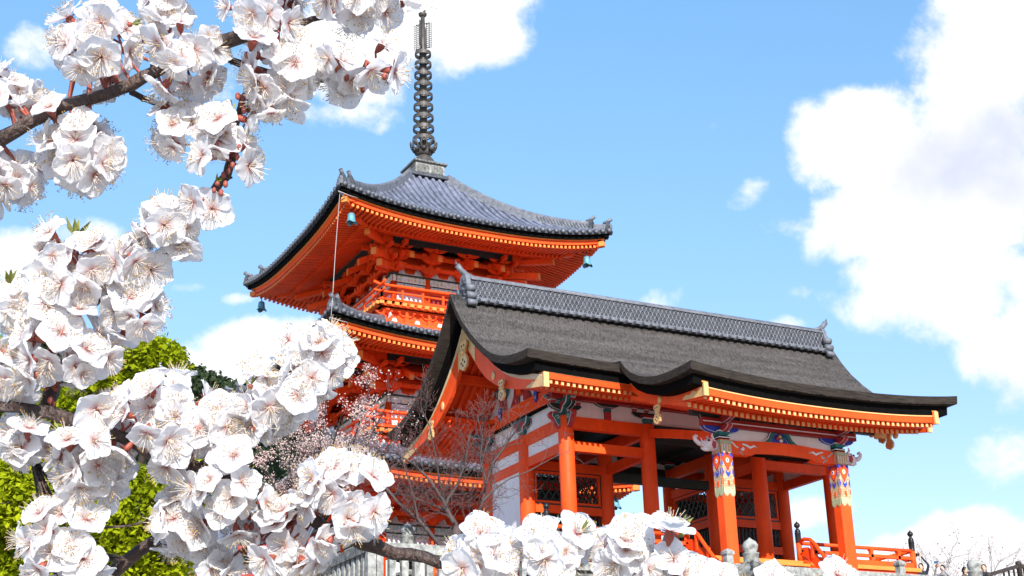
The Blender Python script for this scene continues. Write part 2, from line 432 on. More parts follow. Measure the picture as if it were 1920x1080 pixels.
# porch roof sweeping forward from the main eave
KX0, KX1 = .45, 10.14
KPROF = [(-6.2, 4.50), (-5.9, 4.485), (-5.307, 4.478), (-4.85, 4.50), (-4.461, 4.539), (-4.15, 4.60), (-3.889, 4.672), (-3.58, 4.78), (-3.317, 4.912), (-3.1, 5.03), (-2.915, 5.176), (-2.75, 5.34), (-2.6, 5.52), (-2.3, 5.56), (-2.0, 5.62)]
KXC, KXH = (KX0+KX1)/2, (KX1-KX0)/2
def ksag(x, y):
    e = min(1.0, max(0.0, (-2.6-y)/3.6))
    u = abs((x-KXC)/KXH)
    return -0.27*e*(1-min(1.0, u)**2.4)-.02
part('porch_roof', lambda b: sheet(b, np.linspace(KX0, KX1, 121), KPROF, 0, .23, 'thatch', 'bark_edge', ksag), gate)
KUND = [(-5.95, 4.487)]+[p for p in KPROF if -5.9 < p[0] < -2.4]
part('porch_underlayer', lambda b: sheet(b, np.linspace(KX0+.22, KX1-.22, 31), KUND, -.235, .27, 'black', 'black', ksag), gate)

# ---- tiled ridge
def ridge(b):
    x0, x1 = -1.95, 12.6
    yc = YR
    b.box(((x0+x1)/2, yc, 9.12), (x1-x0, .40, .66), 'tile_dark')
    b.box(((x0+x1)/2, yc, 8.80), (x1-x0, .62, .07), 'tile_ridge')
    b.box(((x0+x1)/2, yc, 9.49), (x1-x0, .52, .06), 'tile_ridge')
    b.tube([(x0-.05, yc, 9.57), (x1+.05, yc, 9.57)], .11, 'tile_ridge', 10)
    for s in (-1, 1):
        n = int((x1-x0)/.33)
        for i in range(n):                        # crossing half-tiles, the open wave lattice
            x = x0+(i+.5)*(x1-x0)/n
            for row in range(4):
                for h in (0, 1):
                    xx = x+(row % 2)*.082+h*.165; z = 8.85+row*.152
                    pts = [(xx+.082*math.cos(a), yc+s*.215, z+.135*math.sin(a)) for a in np.linspace(.0, math.pi, 6)]
                    b.tube(pts, .017, 'tile_lattice', 4, False)
            b.cyl((x, yc+s*.16, 8.74), (x, yc+s*.44, 8.70), .085, 'tile_ridge', 10)
            b.cyl((x, yc+s*.441, 8.70), (x, yc+s*.45, 8.70), .06, 'tile_dark', 10)
            b.box((x+.165, yc+s*.32, 8.70), (.17, .2, .035), 'tile_ridge')
rd = part('roof_ridge', ridge, gate)
def ridge_end(b, x, s):
    yc = YR
    out = [(-.30, 8.62), (-.42, 8.72), (-.36, 8.95), (-.30, 9.2), (-.24, 9.45), (-.16, 9.66), (0, 9.74), (.16, 9.66), (.24, 9.45), (.30, 9.2), (.36, 8.95), (.42, 8.72), (.30, 8.62)]
    b.prism([(a, z) for a, z in out], (x, yc, 0), (0, 1, 0), (0, 0, 1), (s, 0, 0), .16, 'tile_ridge')
    for (dy, z, r) in ((-.34, 9.12, .12), (-.40, 8.84, .12), (-.44, 8.58, .11), (.34, 9.12, .12), (.40, 8.84, .12), (.44, 8.58, .11)):
        b.cyl((x-s*.10, yc+dy, z), (x+s*.20, yc+dy, z), r, 'tile_ridge', 10)
    rnd = random.Random(4)
    for k in range(34):                           # curling cloud carving on the face
        a = rnd.uniform(0, 6.28); rr = rnd.uniform(.02, .27)
        b.sphere((x+s*.17, yc+rr*math.cos(a)*.9, 9.12+rr*1.35*math.sin(a)), rnd.uniform(.04, .085), 'tile_dark', 5)
    path = [(x-s*.3, yc, 9.60), (x+s*.0, yc, 9.68), (x+s*.2, yc, 9.80), (x+s*.36, yc, 9.98)]
    b.tube(path, [.07, .09, .095, .10], 'tile_ridge', 10)
    b.tube([(x+s*.36, yc, 9.98), (x+s*.40, yc, 10.03), (x+s*.42, yc, 10.16)], [.075, .04, .008], 'tile_dark', 8)
part('ridge_end_tile', lambda b: ridge_end(b, -1.98, -1), rd)
part('ridge_end_tile', lambda b: ridge_end(b, 12.63, 1), rd)

# ---- bargeboards on the two gables
YB = [2.62, 2.265, 1.8, 1.31, .6, -.09, -.7, -1.275, -1.8, -2.38]
ZB = [7.14, 6.76, 6.24, 5.78, 5.34, 5.05, 4.87, 4.73, 4.61, 4.50]
def barge_low(y): 
    yy = y if y <= YR else 2*YR-y
    return interp(yy, YB[::-1], ZB[::-1])
def barge(b, x, s):
    ys = list(np.linspace(-2.38, 2*YR+2.38, 49))
    def top(y):
        e = min(1, (abs(y-YR))/5.0); return roof_z(y)-.30-(.37 if e > .98 else .37*e**3)
    low = [barge_low(y) for y in ys]; up = [top(y) for y in ys]
    mid = [l+(u-l)*.64 for l, u in zip(low, up)]
    P = lambda zz, dx: [(x+dx, y, z) for y, z in zip(ys, zz)]
    b.ribbon(P(mid, 0), P(low, 0), (-s, 0, 0), .12, 'vermilion')
    b.ribbon(P(up, 0), P(mid, 0), (-s, 0, 0), .121, 'cream')
    b.ribbon(P([m+.02 for m in mid], s*.012), P([m-.02 for m in mid], s*.012), (-s, 0, 0), .01, 'gold')
bg = part('bargeboard', lambda b: barge(b, -2.05, -1), gate)
bg2 = part('bargeboard', lambda b: barge(b, 12.62, 1), gate)
def flame_plate(b, x, s, y0, y1, n=9):
    """gilt plate with a ragged flame edge at a bargeboard's foot"""
    lo = []; hi = []
    ys = np.linspace(y0, y1, n)
    for i, y in enumerate(ys):
        t = i/(n-1); z0 = barge_low(y)+.01; h = .40*(t**.7) if i % 2 else .27*(t**.7)
        lo.append((x, y, z0)); hi.append((x, y, z0+max(h, .03)))
    b.ribbon(hi, lo, (s, 0, 0), .012, 'gold')
def end_cap(b, x, s, y, z0, z1, dy):
    b.box((x-s*.06, y-dy*.03, (z0+z1)/2), (.17, .07, z1-z0), 'gold')
for x, s, o in ((-2.05, -1, bg), (12.62, 1, bg2)):
    part('gilt_fitting', lambda b: (flame_plate(b, x+s*.002, s, -1.35, -2.38), end_cap(b, x, s, -2.40, 4.48, 4.92, 1)), o)
    part('gilt_fitting', lambda b: (flame_plate(b, x+s*.002, s, 2*YR+1.35, 2*YR+2.38), end_cap(b, x, s, 2*YR+2.40, 4.48, 4.92, -1)), o)
    def apex(b):
        ys = np.linspace(YR-.62, YR+.62, 13)
        b.ribbon([(x+s*.003, y, barge_low(y)+.98-.3*abs(y-YR)) for y in ys], [(x+s*.003, y, barge_low(y)+.05) for y in ys], (s, 0, 0), .012, 'gold')
    part('gilt_fitting', apex, o)
    for y in (.75, 2*YR-.75):
        part('gilt_boss', lambda b: b.sphere((x+s*.01, y, barge_low(y)+.26), .12, 'gold', 8, (.35, 1, 1.25)), o)
def pendant(b, x, s, y, zt, sc=1.0):
    """gilt gable pendant: a waist and a heart-shaped drop with pierced holes"""
    out = [(-.17, 0), (-.20, -.12), (-.11, -.22), (-.09, -.33), (-.19, -.43), (-.24, -.57), (-.20, -.70), (-.10, -.74), (0, -.80), (.10, -.74), (.20, -.70), (.24, -.57), (.19, -.43), (.09, -.33), (.11, -.22), (.20, -.12), (.17, 0)]
    b.prism([(a*sc, c*sc) for a, c in out], (x, y, zt), (0, 1, 0), (0, 0, 1), (s, 0, 0), .07, 'gold')
    for (a, c) in ((-.10, -.58), (.10, -.58), (0, -.66), (0, -.50), (-.07, -.12), (.07, -.12)):
        b.cyl((x+s*.06, y+a*sc, zt+c*sc), (x+s*.074, y+a*sc, zt+c*sc), .034*sc, 'black', 8)
    b.sphere((x+s*.07, y, zt-.30*sc), .085*sc, 'gold', 8, (.7, 1, 1))
for x, s in ((-2.12, -1), (12.69, 1)):
    part('gable_pendant', lambda b: pendant(b, x, s, YR, 7.36, 1.25), gate)
    part('gable_pendant', lambda b: pendant(b, x, s, .03, 5.34, .82), gate)
    part('gable_pendant', lambda b: pendant(b, x, s, 2*YR-.03, 5.34, .82), gate)

# ---- overhang: rafters and purlins seen from below inside the gables
def verge_rafters(b, x0, x1, n):
    ys = np.linspace(-2.0, 2*YR+2.0, 41)
    for i in range(n):
        x = x0+(x1-x0)*i/(n-1)
        b.ribbon([(x, y, roof_z(y)-.60) for y in ys], [(x, y, roof_z(y)-.74) for y in ys], (1, 0, 0), .11, 'vermilion')
    b.ribbon([(x0, y, roof_z(y)-.54) for y in ys], [(x0, y, roof_z(y)-.60) for y in ys], (1, 0, 0), x1-x0+.1, 'vermilion')
part('verge_rafter_slat', lambda b: verge_rafters(b, -1.88, -.05, 8), gate)
part('verge_rafter_slat', lambda b: verge_rafters(b, L_+.05, L_+2.3, 9), gate)
for y, dz in ((1.42, 0), (2*YR-1.42, 0), (.03, 0), (2*YR-.03, 0), (YR, .12)):
    zc = roof_z(y)-.92-dz
    for x0, x1 in ((-2.0, -.02), (L_+.02, L_+2.4)):
        part('purlin', lambda b: b.beam((x0, y, zc), (x1, y, zc), .26, .28, 'vermilion'), gate)

# ---- eaves: gilt line, fascia, two rows of rafters with gilt ends
def eave(b, x0, x1, y, s, zf, r1=(.10, .66), row2=.0):
    """zf(x): height of the gilt line. s: +1 looks towards -y"""
    X = np.linspace(x0, x1, 25)
    A = lambda dz, dy: [(x, y+s*dy, zf(x)+dz) for x in X]
    b.ribbon(A(.0, -.02), A(-.035, -.02), (0, s, 0), .30, 'gilt_end')
    b.ribbon(A(-.036, 0), A(-.21, .02), (0, s, 0), .22, 'vermilion')
    n = int(round((x1-x0)/.197))
    for i in range(n+1):
        x = x0+.09+(x1-x0-.18)*i/n; z = zf(x)-.27
        b.beam((x, y+s*.10, z), (x, y+s*1.05, z+.16), .085, .11, 'vermilion')
        b.box((x, y+s*.092, z), (.088, .02, .115), 'gilt_end')
    b.ribbon(A(-.15, .12), A(-.17, .12), (0, s, .17), 1.0, 'vermilion')
kz = lambda x: 4.10+ksag(x, -5.9)-.13
part('porch_rafter_slat', lambda b: eave(b, 1.02, 9.42, -5.9, 1, kz), gate)
def eave2(b, x0, x1, y, s, zf, length, rise):
    n = int(round((x1-x0)/.197))
    X = np.linspace(x0, x1, 15)
    b.ribbon([(x, y+s*.05, zf(x)+.16) for x in X], [(x, y+s*.05, zf(x)+.075) for x in X], (0, s, 0), .12, 'vermilion')
    for i in range(n+1):
        x = x0+(x1-x0)*i/n; z = zf(x)
        b.beam((x, y, z), (x, y+s*length, z+rise), .10, .13, 'vermilion')
        b.box((x, y-s*.006, z), (.103, .02, .133), 'gilt_end')
    b.ribbon([(x, y+s*.1, zf(x)+.10) for x in X], [(x, y+s*.1, zf(x)+.08) for x in X], (0, s*length, rise), 1.0, 'vermilion')
kz2 = lambda x: kz(x)-.31
part('porch_rafter_slat', lambda b: eave2(b, 1.06, 9.38, -5.1, 1, kz2, 2.9, .95), gate)
mz = lambda x: 5.03+sag(x, -2.3)+.02
part('eave_rafter_slat', lambda b: eave(b, -1.98, L_+2.4, -2.28, 1, mz), gate)
part('eave_rafter_slat', lambda b: eave2(b, -1.85, L_+2.3, -1.5, 1, lambda x: mz(x)-.22, 1.9, .55), gate)
part('eave_rafter_slat', lambda b: eave(b, -1.98, L_+2.4, 2*YR+2.28, -1, mz), gate)
part('eave_rafter_slat', lambda b: eave2(b, -1.85, L_+2.3, 2*YR+1.5, -1, lambda x: mz(x)-.22, 1.9, .55), gate)

# porch bargeboards
def pbarge(b, x, s):
    up = [(-2.1, 5.10), (-2.51, 4.74), (-3.06, 4.46), (-3.5, 4.30), (-4.03, 4.19), (-4.8, 4.06), (-5.93, 3.98)]
    lo = [(-2.2, 4.75), (-2.63, 4.47), (-3.2, 4.09), (-3.72, 3.92), (-4.1, 3.84), (-4.9, 3.72), (-5.93, 3.60)]
    ys = np.linspace(-5.93, -2.2, 23)
    U = [interp(y, [p[0] for p in up[::-1]], [p[1] for p in up[::-1]]) for y in ys]
    Lo = [interp(y, [p[0] for p in lo[::-1]], [p[1] for p in lo[::-1]]) for y in ys]
    b.ribbon([(x, y, z) for y, z in zip(ys, U)], [(x, y, z) for y, z in zip(ys, Lo)], (-s, 0, 0), .13, 'vermilion')
    b.ribbon([(x+s*.05, y, z+.05) for y, z in zip(ys, U)], [(x+s*.05, y, z+.003) for y, z in zip(ys, U)], (-s, 0, 0), .2, 'ochre')
    k = [i for i, y in enumerate(ys) if y < -4.9]
    b.ribbon([(x+s*.004, ys[i], Lo[i]+(.30 if i % 2 else .2)*((-4.7-ys[i])/1.2)**.6) for i in k], [(x+s*.004, ys[i], Lo[i]+.005) for i in k], (s, 0, 0), .012, 'gold')
    b.box((x-s*.04, -5.96, 3.79), (.15, .06, .38), 'gold')
    b.sphere((x+s*.01, -3.75, 4.06), .11, 'gold', 8, (.35, 1, 1.2))
for x, s in ((1.0, -1), (9.44, 1)):
    o = part('porch_bargeboard', lambda b: pbarge(b, x, s), gate)
    part('gable_pendant', lambda b: pendant(b, x+s*.06, s, -3.72, 3.90, .72), gate)

# ---- columns
colx = [0, GA, GA+GB, L_]
RC = .245
def column(b, x, y):
    b.lathe([(RC, ZP), (RC, 2.5), (RC*.985, 3.8), (RC*.93, ZUT-.03), (RC*.86, ZUT)], (x, y, 0), 'vermilion', 20)
    b.lathe([(RC+.14, ZP-.12), (RC+.10, ZP+.06), (RC+.03, ZP+.10)], (x, y, 0), 'stone', 16)
for j in range(3):
    for x in colx:
        part('column', lambda b: column(b, x, j*GD), gate)
def tie(name, p, q, w, h, m='vermilion'):
    return part(name, lambda b: b.beam(p, q, w, h, m), gate)
zu, hu = (ZUT+ZUB)/2, ZUT-ZUB
zl, hl = (ZLT+ZLB)/2, ZLT-ZLB
for i in range(3):
    for j in range(3):
        if i == 1:
            if j != 1: tie('tie_beam', (colx[1]+.2, j*GD, zu), (colx[2]-.2, j*GD, zu), .2, hu, 'vermilion' if j == 0 else 'dark_green') if j == 2 else None
            continue
        tie('tie_beam', (colx[i]+.2, j*GD, zu), (colx[i+1]-.2, j*GD, zu), .21, hu)
        tie('tie_beam', (colx[i]+.2, j*GD, zl), (colx[i+1]-.2, j*GD, zl), .19, hl)
for i, x in enumerate(colx):
    for j in range(2):
        tie('tie_beam', (x, j*GD+.2, zu), (x, (j+1)*GD-.2, zu), .21, hu)
        tie('tie_beam', (x, j*GD+.2, zl), (x, (j+1)*GD-.2, zl), .19, hl)
# beams of the middle aisle
tie('aisle_beam', (colx[1]+.15, 0, 4.28), (colx[2]-.15, 0, 4.28), .22, .26, 'dark_green')
tie('aisle_beam', (colx[1]+.15, 0, 3.96), (colx[2]-.15, 0, 3.96), .18, .2, 'dark_green')
tie('aisle_beam', (colx[1]+.15, GD, 3.3), (colx[2]-.15, GD, 3.3), .2, .3, 'dark_green')
# plaster between the ties
def panel(p, q, z0, z1, name='plaster_panel', m='plaster', t=.06):
    return part(name, lambda b: b.beam((p[0], p[1], (z0+z1)/2), (q[0], q[1], (z0+z1)/2), t, z1-z0, m), gate)
for x in (0, L_):
    for j in range(2):
        panel((x, j*GD+.18), (x, (j+1)*GD-.18), ZLT, ZUB)
    panel((x, GD+.18), (x, 2*GD-.18), ZP+.3, ZLB)
    tie('tie_beam', (x, .2, .30), (x, GD-.2, .30), .18, .26)
    tie('tie_beam', (x, GD+.2, .30), (x, 2*GD-.2, .30), .18, .26)
    # the gable wall above the columns
    def gw(b, x=x):
        ys = np.linspace(-.2, 2*YR+.2, 25)
        b.ribbon([(x-.03, y, roof_z(y)-.72) for y in ys], [(x-.03, y, ZUT) for y in ys], (1, 0, 0), .06, 'plaster')
    part('gable_wall', gw, gate)
    s = -1 if x == 0 else 1
    def gbeam(b, x=x, s=s):
        pts = [(-.42, 4.94), (-.2, 5.40), (.6, 5.45), (YR, 5.48), (2*YR-.6, 5.45), (2*YR+.2, 5.40), (2*YR+.42, 4.94), (2*YR-.45, 4.90), (2*YR-.62, 4.97), (YR, 5.02), (.62, 4.97), (.45, 4.90)]
        b.prism(pts, (x+s*.05, 0, 0), (0, 1, 0), (0, 0, 1), (s, 0, 0), .17, 'vermilion')
        b.box((x+s*.14, YR, 4.955), (.16, 2*YR-1.4, .03), 'black')
        for yy, d in ((.42, 1), (2*YR-.42, -1)):
            sw = [(x+s*.225, yy+d*(.05+.16*math.exp(-.28*t)*math.cos(t)), 5.18+.16*math.exp(-.28*t)*math.sin(t)) for t in np.linspace(0, 9, 24)]
            b.tube(sw, .014, 'black', 4)
            b.tube([(x+s*.225, yy+d*.2, 5.18), (x+s*.225, yy+d*.34, 5.26), (x+s*.225, yy+d*.5, 5.20)], .016, 'black', 4)
    part('rainbow_beam', gbeam, gate)
    for y in (YR-1.25, YR+1.25):
        def strut(b, x=x, s=s, y=y):
            b.box((x+s*.12, y, 5.75), (.16, .26, .5), 'red')
            b.prism([(-.42, .25), (.42, .25), (.30, .05), (.14, -.06), (-.14, -.06), (-.30, .05)], (x+s*.06, y, 6.02), (0, 1, 0), (0, 0, 1), (s, 0, 0), .2, 'teal')
            b.prism([(-.10, 0), (.10, 0), (.12, -.25), (.04, -.42), (-.09, -.34)], (x+s*.22, y, 5.62), (0, 1, 0), (0, 0, 1), (s, 0, 0), .05, 'blue')
            b.tube([(x+s*.285, y-.07, 5.40), (x+s*.285, y-.02, 5.30), (x+s*.285, y+.06, 5.36), (x+s*.285, y+.02, 5.43)], .016, 'white', 4)
        part('carved_strut', strut, gate)
    def kingpost(b, x=x, s=s):
        b.box((x+s*.12, YR, 6.45), (.18, .30, 1.3), 'vermilion')
        b.prism([(-.7, 5.5), (-.2, 5.55), (-.18, 6.5), (.18, 6.5), (.2, 5.55), (.7, 5.5), (.45, 5.85), (.30, 6.6), (.1, 6.95), (-.1, 6.95), (-.30, 6.6), (-.45, 5.85)], (x+s*.05, YR, 0), (0, 1, 0), (0, 0, 1), (s, 0, 0), .1, 'red')
    part('carved_strut', kingpost, gate)
# ceiling
part('ceiling_board', lambda b: b.box((L_/2, YR, 4.78), (L_-.1, 2*YR-.1, .05), 'dark_green'), gate)
for k in range(7):
    tie('ceiling_joist', (.2+k*(L_-.4)/6, .1, 4.68), (.2+k*(L_-.4)/6, 2*YR-.1, 4.68), .1, .14, 'dark_green')
for j in (0, 2):                                   # plaster above the long-side ties
    for i in range(3):
        panel((colx[i]+.05, j*GD), (colx[i+1]-.05, j*GD), ZUT, 5.02)
# ---- lattice windows, rails and turned bars
def lattice(b, o, ax, w, z0, z1):
    """diagonal grille in the vertical plane through o along ax"""
    o = V3(o); ax = V3(ax); nrm = np.cross(ax, [0, 0, 1.0]); h = z1-z0; st = .27
    slope = 1.45
    for sg in (1, -1):
        k = -h/slope
        c = k
        while c < w:
            # line u = c + t/slope, z = z0 + t
            t0 = max(0, -c*slope); t1 = min(h, (w-c)*slope)
            if t1 > t0+.03:
                u0, u1 = c+t0/slope, c+t1/slope
                if sg < 0: u0, u1 = w-u0, w-u1
                b.beam(o+ax*u0+[0, 0, z0+t0]+nrm*.012*sg, o+ax*u1+[0, 0, z0+t1]+nrm*.012*sg, .045, .02, 'dark_green', nrm)
            c += st
def win_frame(b, o, ax, w, z0, z1, s):
    o = V3(o); ax = V3(ax); nrm = np.cross(ax, [0, 0, 1.0])*s
    for t, m, off in ((.085, 'vermilion', .0), (.045, 'dark_green', .03)):
        e = t/2 if m == 'vermilion' else -.02
        for (u, zz, su, sz) in ((w/2, z0+e, w, t), (w/2, z1-e, w, t), (e, (z0+z1)/2, t, z1-z0-2*abs(t)), (w-e, (z0+z1)/2, t, z1-z0-2*abs(t))):
            b.box(o+ax*u+[0, 0, zz]+nrm*off, (su, .09, sz), m, [ax, nrm, np.array([0, 0, 1.0])])
def window(p, ax, w):
    W0, W1 = 2.27, ZLB-.02
    fr = part('lattice_window', lambda b: win_frame(b, p, ax, w, W0, W1, 1), gate)
    part('lattice', lambda b: lattice(b, V3(p)+V3(ax)*.09, ax, w-.18, W0+.09, W1-.09), fr)
    e = V3(p)+V3(ax)*w
    tie('window_rail', (p[0], p[1], 2.09), (e[0], e[1], 2.09), .17, .26)
    tie('window_rail', (p[0], p[1], 1.22), (e[0], e[1], 1.22), .17, .26)
    tie('window_rail', (p[0], p[1], .25), (e[0], e[1], .25), .17, .26)
    def bars(b):
        n = int(w/.15)
        for k in range(n):
            q = V3(p)+V3(ax)*(w*(k+.5)/n)
            for z0, z1 in ((1.35, 1.96), (.38, 1.09)):
                b.lathe([(.032, z0), (.045, z0+.12), (.03, z0+.2), (.05, (z0+z1)/2), (.03, z1-.2), (.045, z1-.12), (.032, z1)], (q[0], q[1], 0), 'dark_green', 7)
    part('turned_bar_grille', bars, gate)
window((.25, GD, 0), (1, 0, 0), GA-.5)
window((GA+GB+.25, GD, 0), (1, 0, 0), GC-.5)
window((GA, GD+.25, 0), (0, 1, 0), GD-.5)
window((GA+GB, GD+.25, 0), (0, 1, 0), GD-.5)
for x0 in (0, GA+GB):
    panel((x0+.2, 2*GD), (x0+GA-.2, 2*GD), ZP+.3, ZLB, 'back_wall_panel', 'dark_green')
# guardian niche back-boards are dark

# ---- painted brackets
def hijiki(b, c, ax, w, h, t, m, edge='white'):
    """boat-shaped bracket arm centred on c, along ax; c at its top"""
    ax = V3(ax); nrm = np.cross(ax, [0, 0, 1.0])
    o = [(-w, 0), (-w, -h*.35), (-w*.8, -h*.75), (-w*.45, -h), (w*.45, -h), (w*.8, -h*.75), (w, -h*.35), (w, 0)]
    b.prism(o, V3(c)-nrm*t/2, ax, (0, 0, 1), nrm, t, m)
    for sg in (-1, 1):
        b.tube([V3(c)+nrm*sg*t/2+ax*a+[0, 0, z] for a, z in o], .008, edge, 4, False)
def block(b, c, s, h, m):
    c = V3(c)
    b.lathe([(s*.42, 0), (s*.70, h*.5), (s*.70, h)], c, m, 4, False, math.pi/4)
    b.lathe([(s*.715, h*.82), (s*.715, h+.004)], c, 'white', 4, False, math.pi/4)
def nosing(b, c, d):
    """carved cloud nosing that pokes out past a column; d outward"""
    d = V3(d); nrm = np.cross(d, [0, 0, 1.0])
    o = [(.16, .18), (.16, -.32), (.28, -.30), (.40, -.20), (.46, -.05), (.58, .02), (.60, .12), (.52, .20)]
    b.prism(o, V3(c)-nrm*.07, d, (0, 0, 1), nrm, .14, 'red')
    o2 = [(.16, .16), (.16, -.26), (.27, -.24), (.36, -.15), (.42, -.02), (.50, .05), (.48, .15)]
    b.prism(o2, V3(c)-nrm*.078, d, (0, 0, 1), nrm, .156, 'teal')
    for sg in (-1, 1):
        b.tube([V3(c)+nrm*sg*.082+d*a+[0, 0, z] for a, z in o2[2:]], .009, 'white', 4, False)
        sp = [V3(c)+nrm*sg*.085+d*(.31+.09*math.exp(-.2*t)*math.cos(t))+np.array([0, 0, .02+.09*math.exp(-.2*t)*math.sin(t)]) for t in np.linspace(0, 7, 14)]
        b.tube(sp, .008, 'white', 4, False)
def bracket(b, x, y, dirs, z=ZUT):
    block(b, (x, y, z), .36, .20, 'teal')
    for d in dirs:
        hijiki(b, (x, y, z+.37), d, .56, .19, .14, 'dark_green')
        for k in (-.45, 0, .45):
            c = V3((x, y, z+.37))+V3(d)*k
            block(b, c, .17, .12, 'red')
        hijiki(b, (x, y, z+.62), d, .72, .15, .12, 'teal')
        o = V3((x, y, z+.45)); dd = V3(d); nrm = np.cross(dd, [0, 0, 1.0])
        for sg in (-1, 1):
            b.box(o+nrm*sg*.071-[0, 0, .17], (.5, .012, .06), 'red', [dd, nrm, np.array([0, 0, 1.0])])
            b.box(o+nrm*sg*.068+[0, 0, .075], (.7, .012, .05), 'blue', [dd, nrm, np.array([0, 0, 1.0])])
for i, x in enumerate(colx):
    for j in range(3):
        if j == 1 and i in (1, 2): continue
        ds = [(1, 0, 0), (0, 1, 0)] if (j != 1 and i in (0, 3)) else ([(0, 1, 0)] if j == 1 else [(1, 0, 0)])
        part('bracket', lambda b: bracket(b, x, j*GD, ds), gate)
for x, y, d in ((0, 0, (-1, 0, 0)), (0, 0, (0, -1, 0)), (L_, 0, (1, 0, 0)), (L_, 0, (0, -1, 0)), (0, 2*GD, (-1, 0, 0)), (0, 2*GD, (0, 1, 0)), (L_, 2*GD, (0, 1, 0))):
    part('carved_nosing', lambda b: nosing(b, (x, y, ZUT-.10), d), gate)
# gable mid bracket carved volutes on the outer face
for x, s in ((0, -1), (L_, 1)):
    for y in (0.0, GD, 2*GD):
        def vol(b, x=x, s=s, y=y):
            b.prism([(-.52, .44), (.52, .44), (.44, .22), (.24, .14), (.16, -.02), (-.16, -.02), (-.24, .14), (-.44, .22)], (x+s*.06, y, ZUT+.12), (0, 1, 0), (0, 0, 1), (s, 0, 0), .14, 'teal')
            b.prism([(-.34, .30), (-.06, .30), (-.10, .02), (-.26, .12)], (x+s*.205, y, ZUT+.12), (0, 1, 0), (0, 0, 1), (s, 0, 0), .012, 'red')
            b.prism([(.34, .30), (.06, .30), (.10, .02), (.26, .12)], (x+s*.205, y, ZUT+.12), (0, 1, 0), (0, 0, 1), (s, 0, 0), .012, 'red')
            b.tube([(x+s*.21, y+a, ZUT+.12+z) for a, z in ((-.52, .44), (-.44, .22), (-.24, .14), (-.16, -.02), (.16, -.02), (.24, .14), (.44, .22), (.52, .44))], .017, 'white', 4)
        part('carved_volute', vol, gate)
# struts between the brackets of the long sides, frog-leg carvings
for i in (0, 2):
    def mid(b, i=i):
        x = (colx[i]+colx[i+1])/2
        b.box((x, -.06, ZUT+.18), (.2, .16, .36), 'red'); b.box((x, -.06, ZUT+.30), (.22, .17, .1), 'teal')
        hijiki(b, (x, -.06, ZUT+.62), (1, 0, 0), .5, .22, .16, 'dark_green')
    part('carved_strut', mid, gate)
part('eave_purlin', lambda b: b.beam((-.6, -.16, 5.02), (L_+.6, -.16, 5.02), .26, .22, 'red_deep'), gate)
part('eave_purlin', lambda b: b.beam((-.6, 2*GD+.02, 5.12), (L_+.6, 2*GD+.02, 5.12), .22, .2, 'red_deep'), gate)

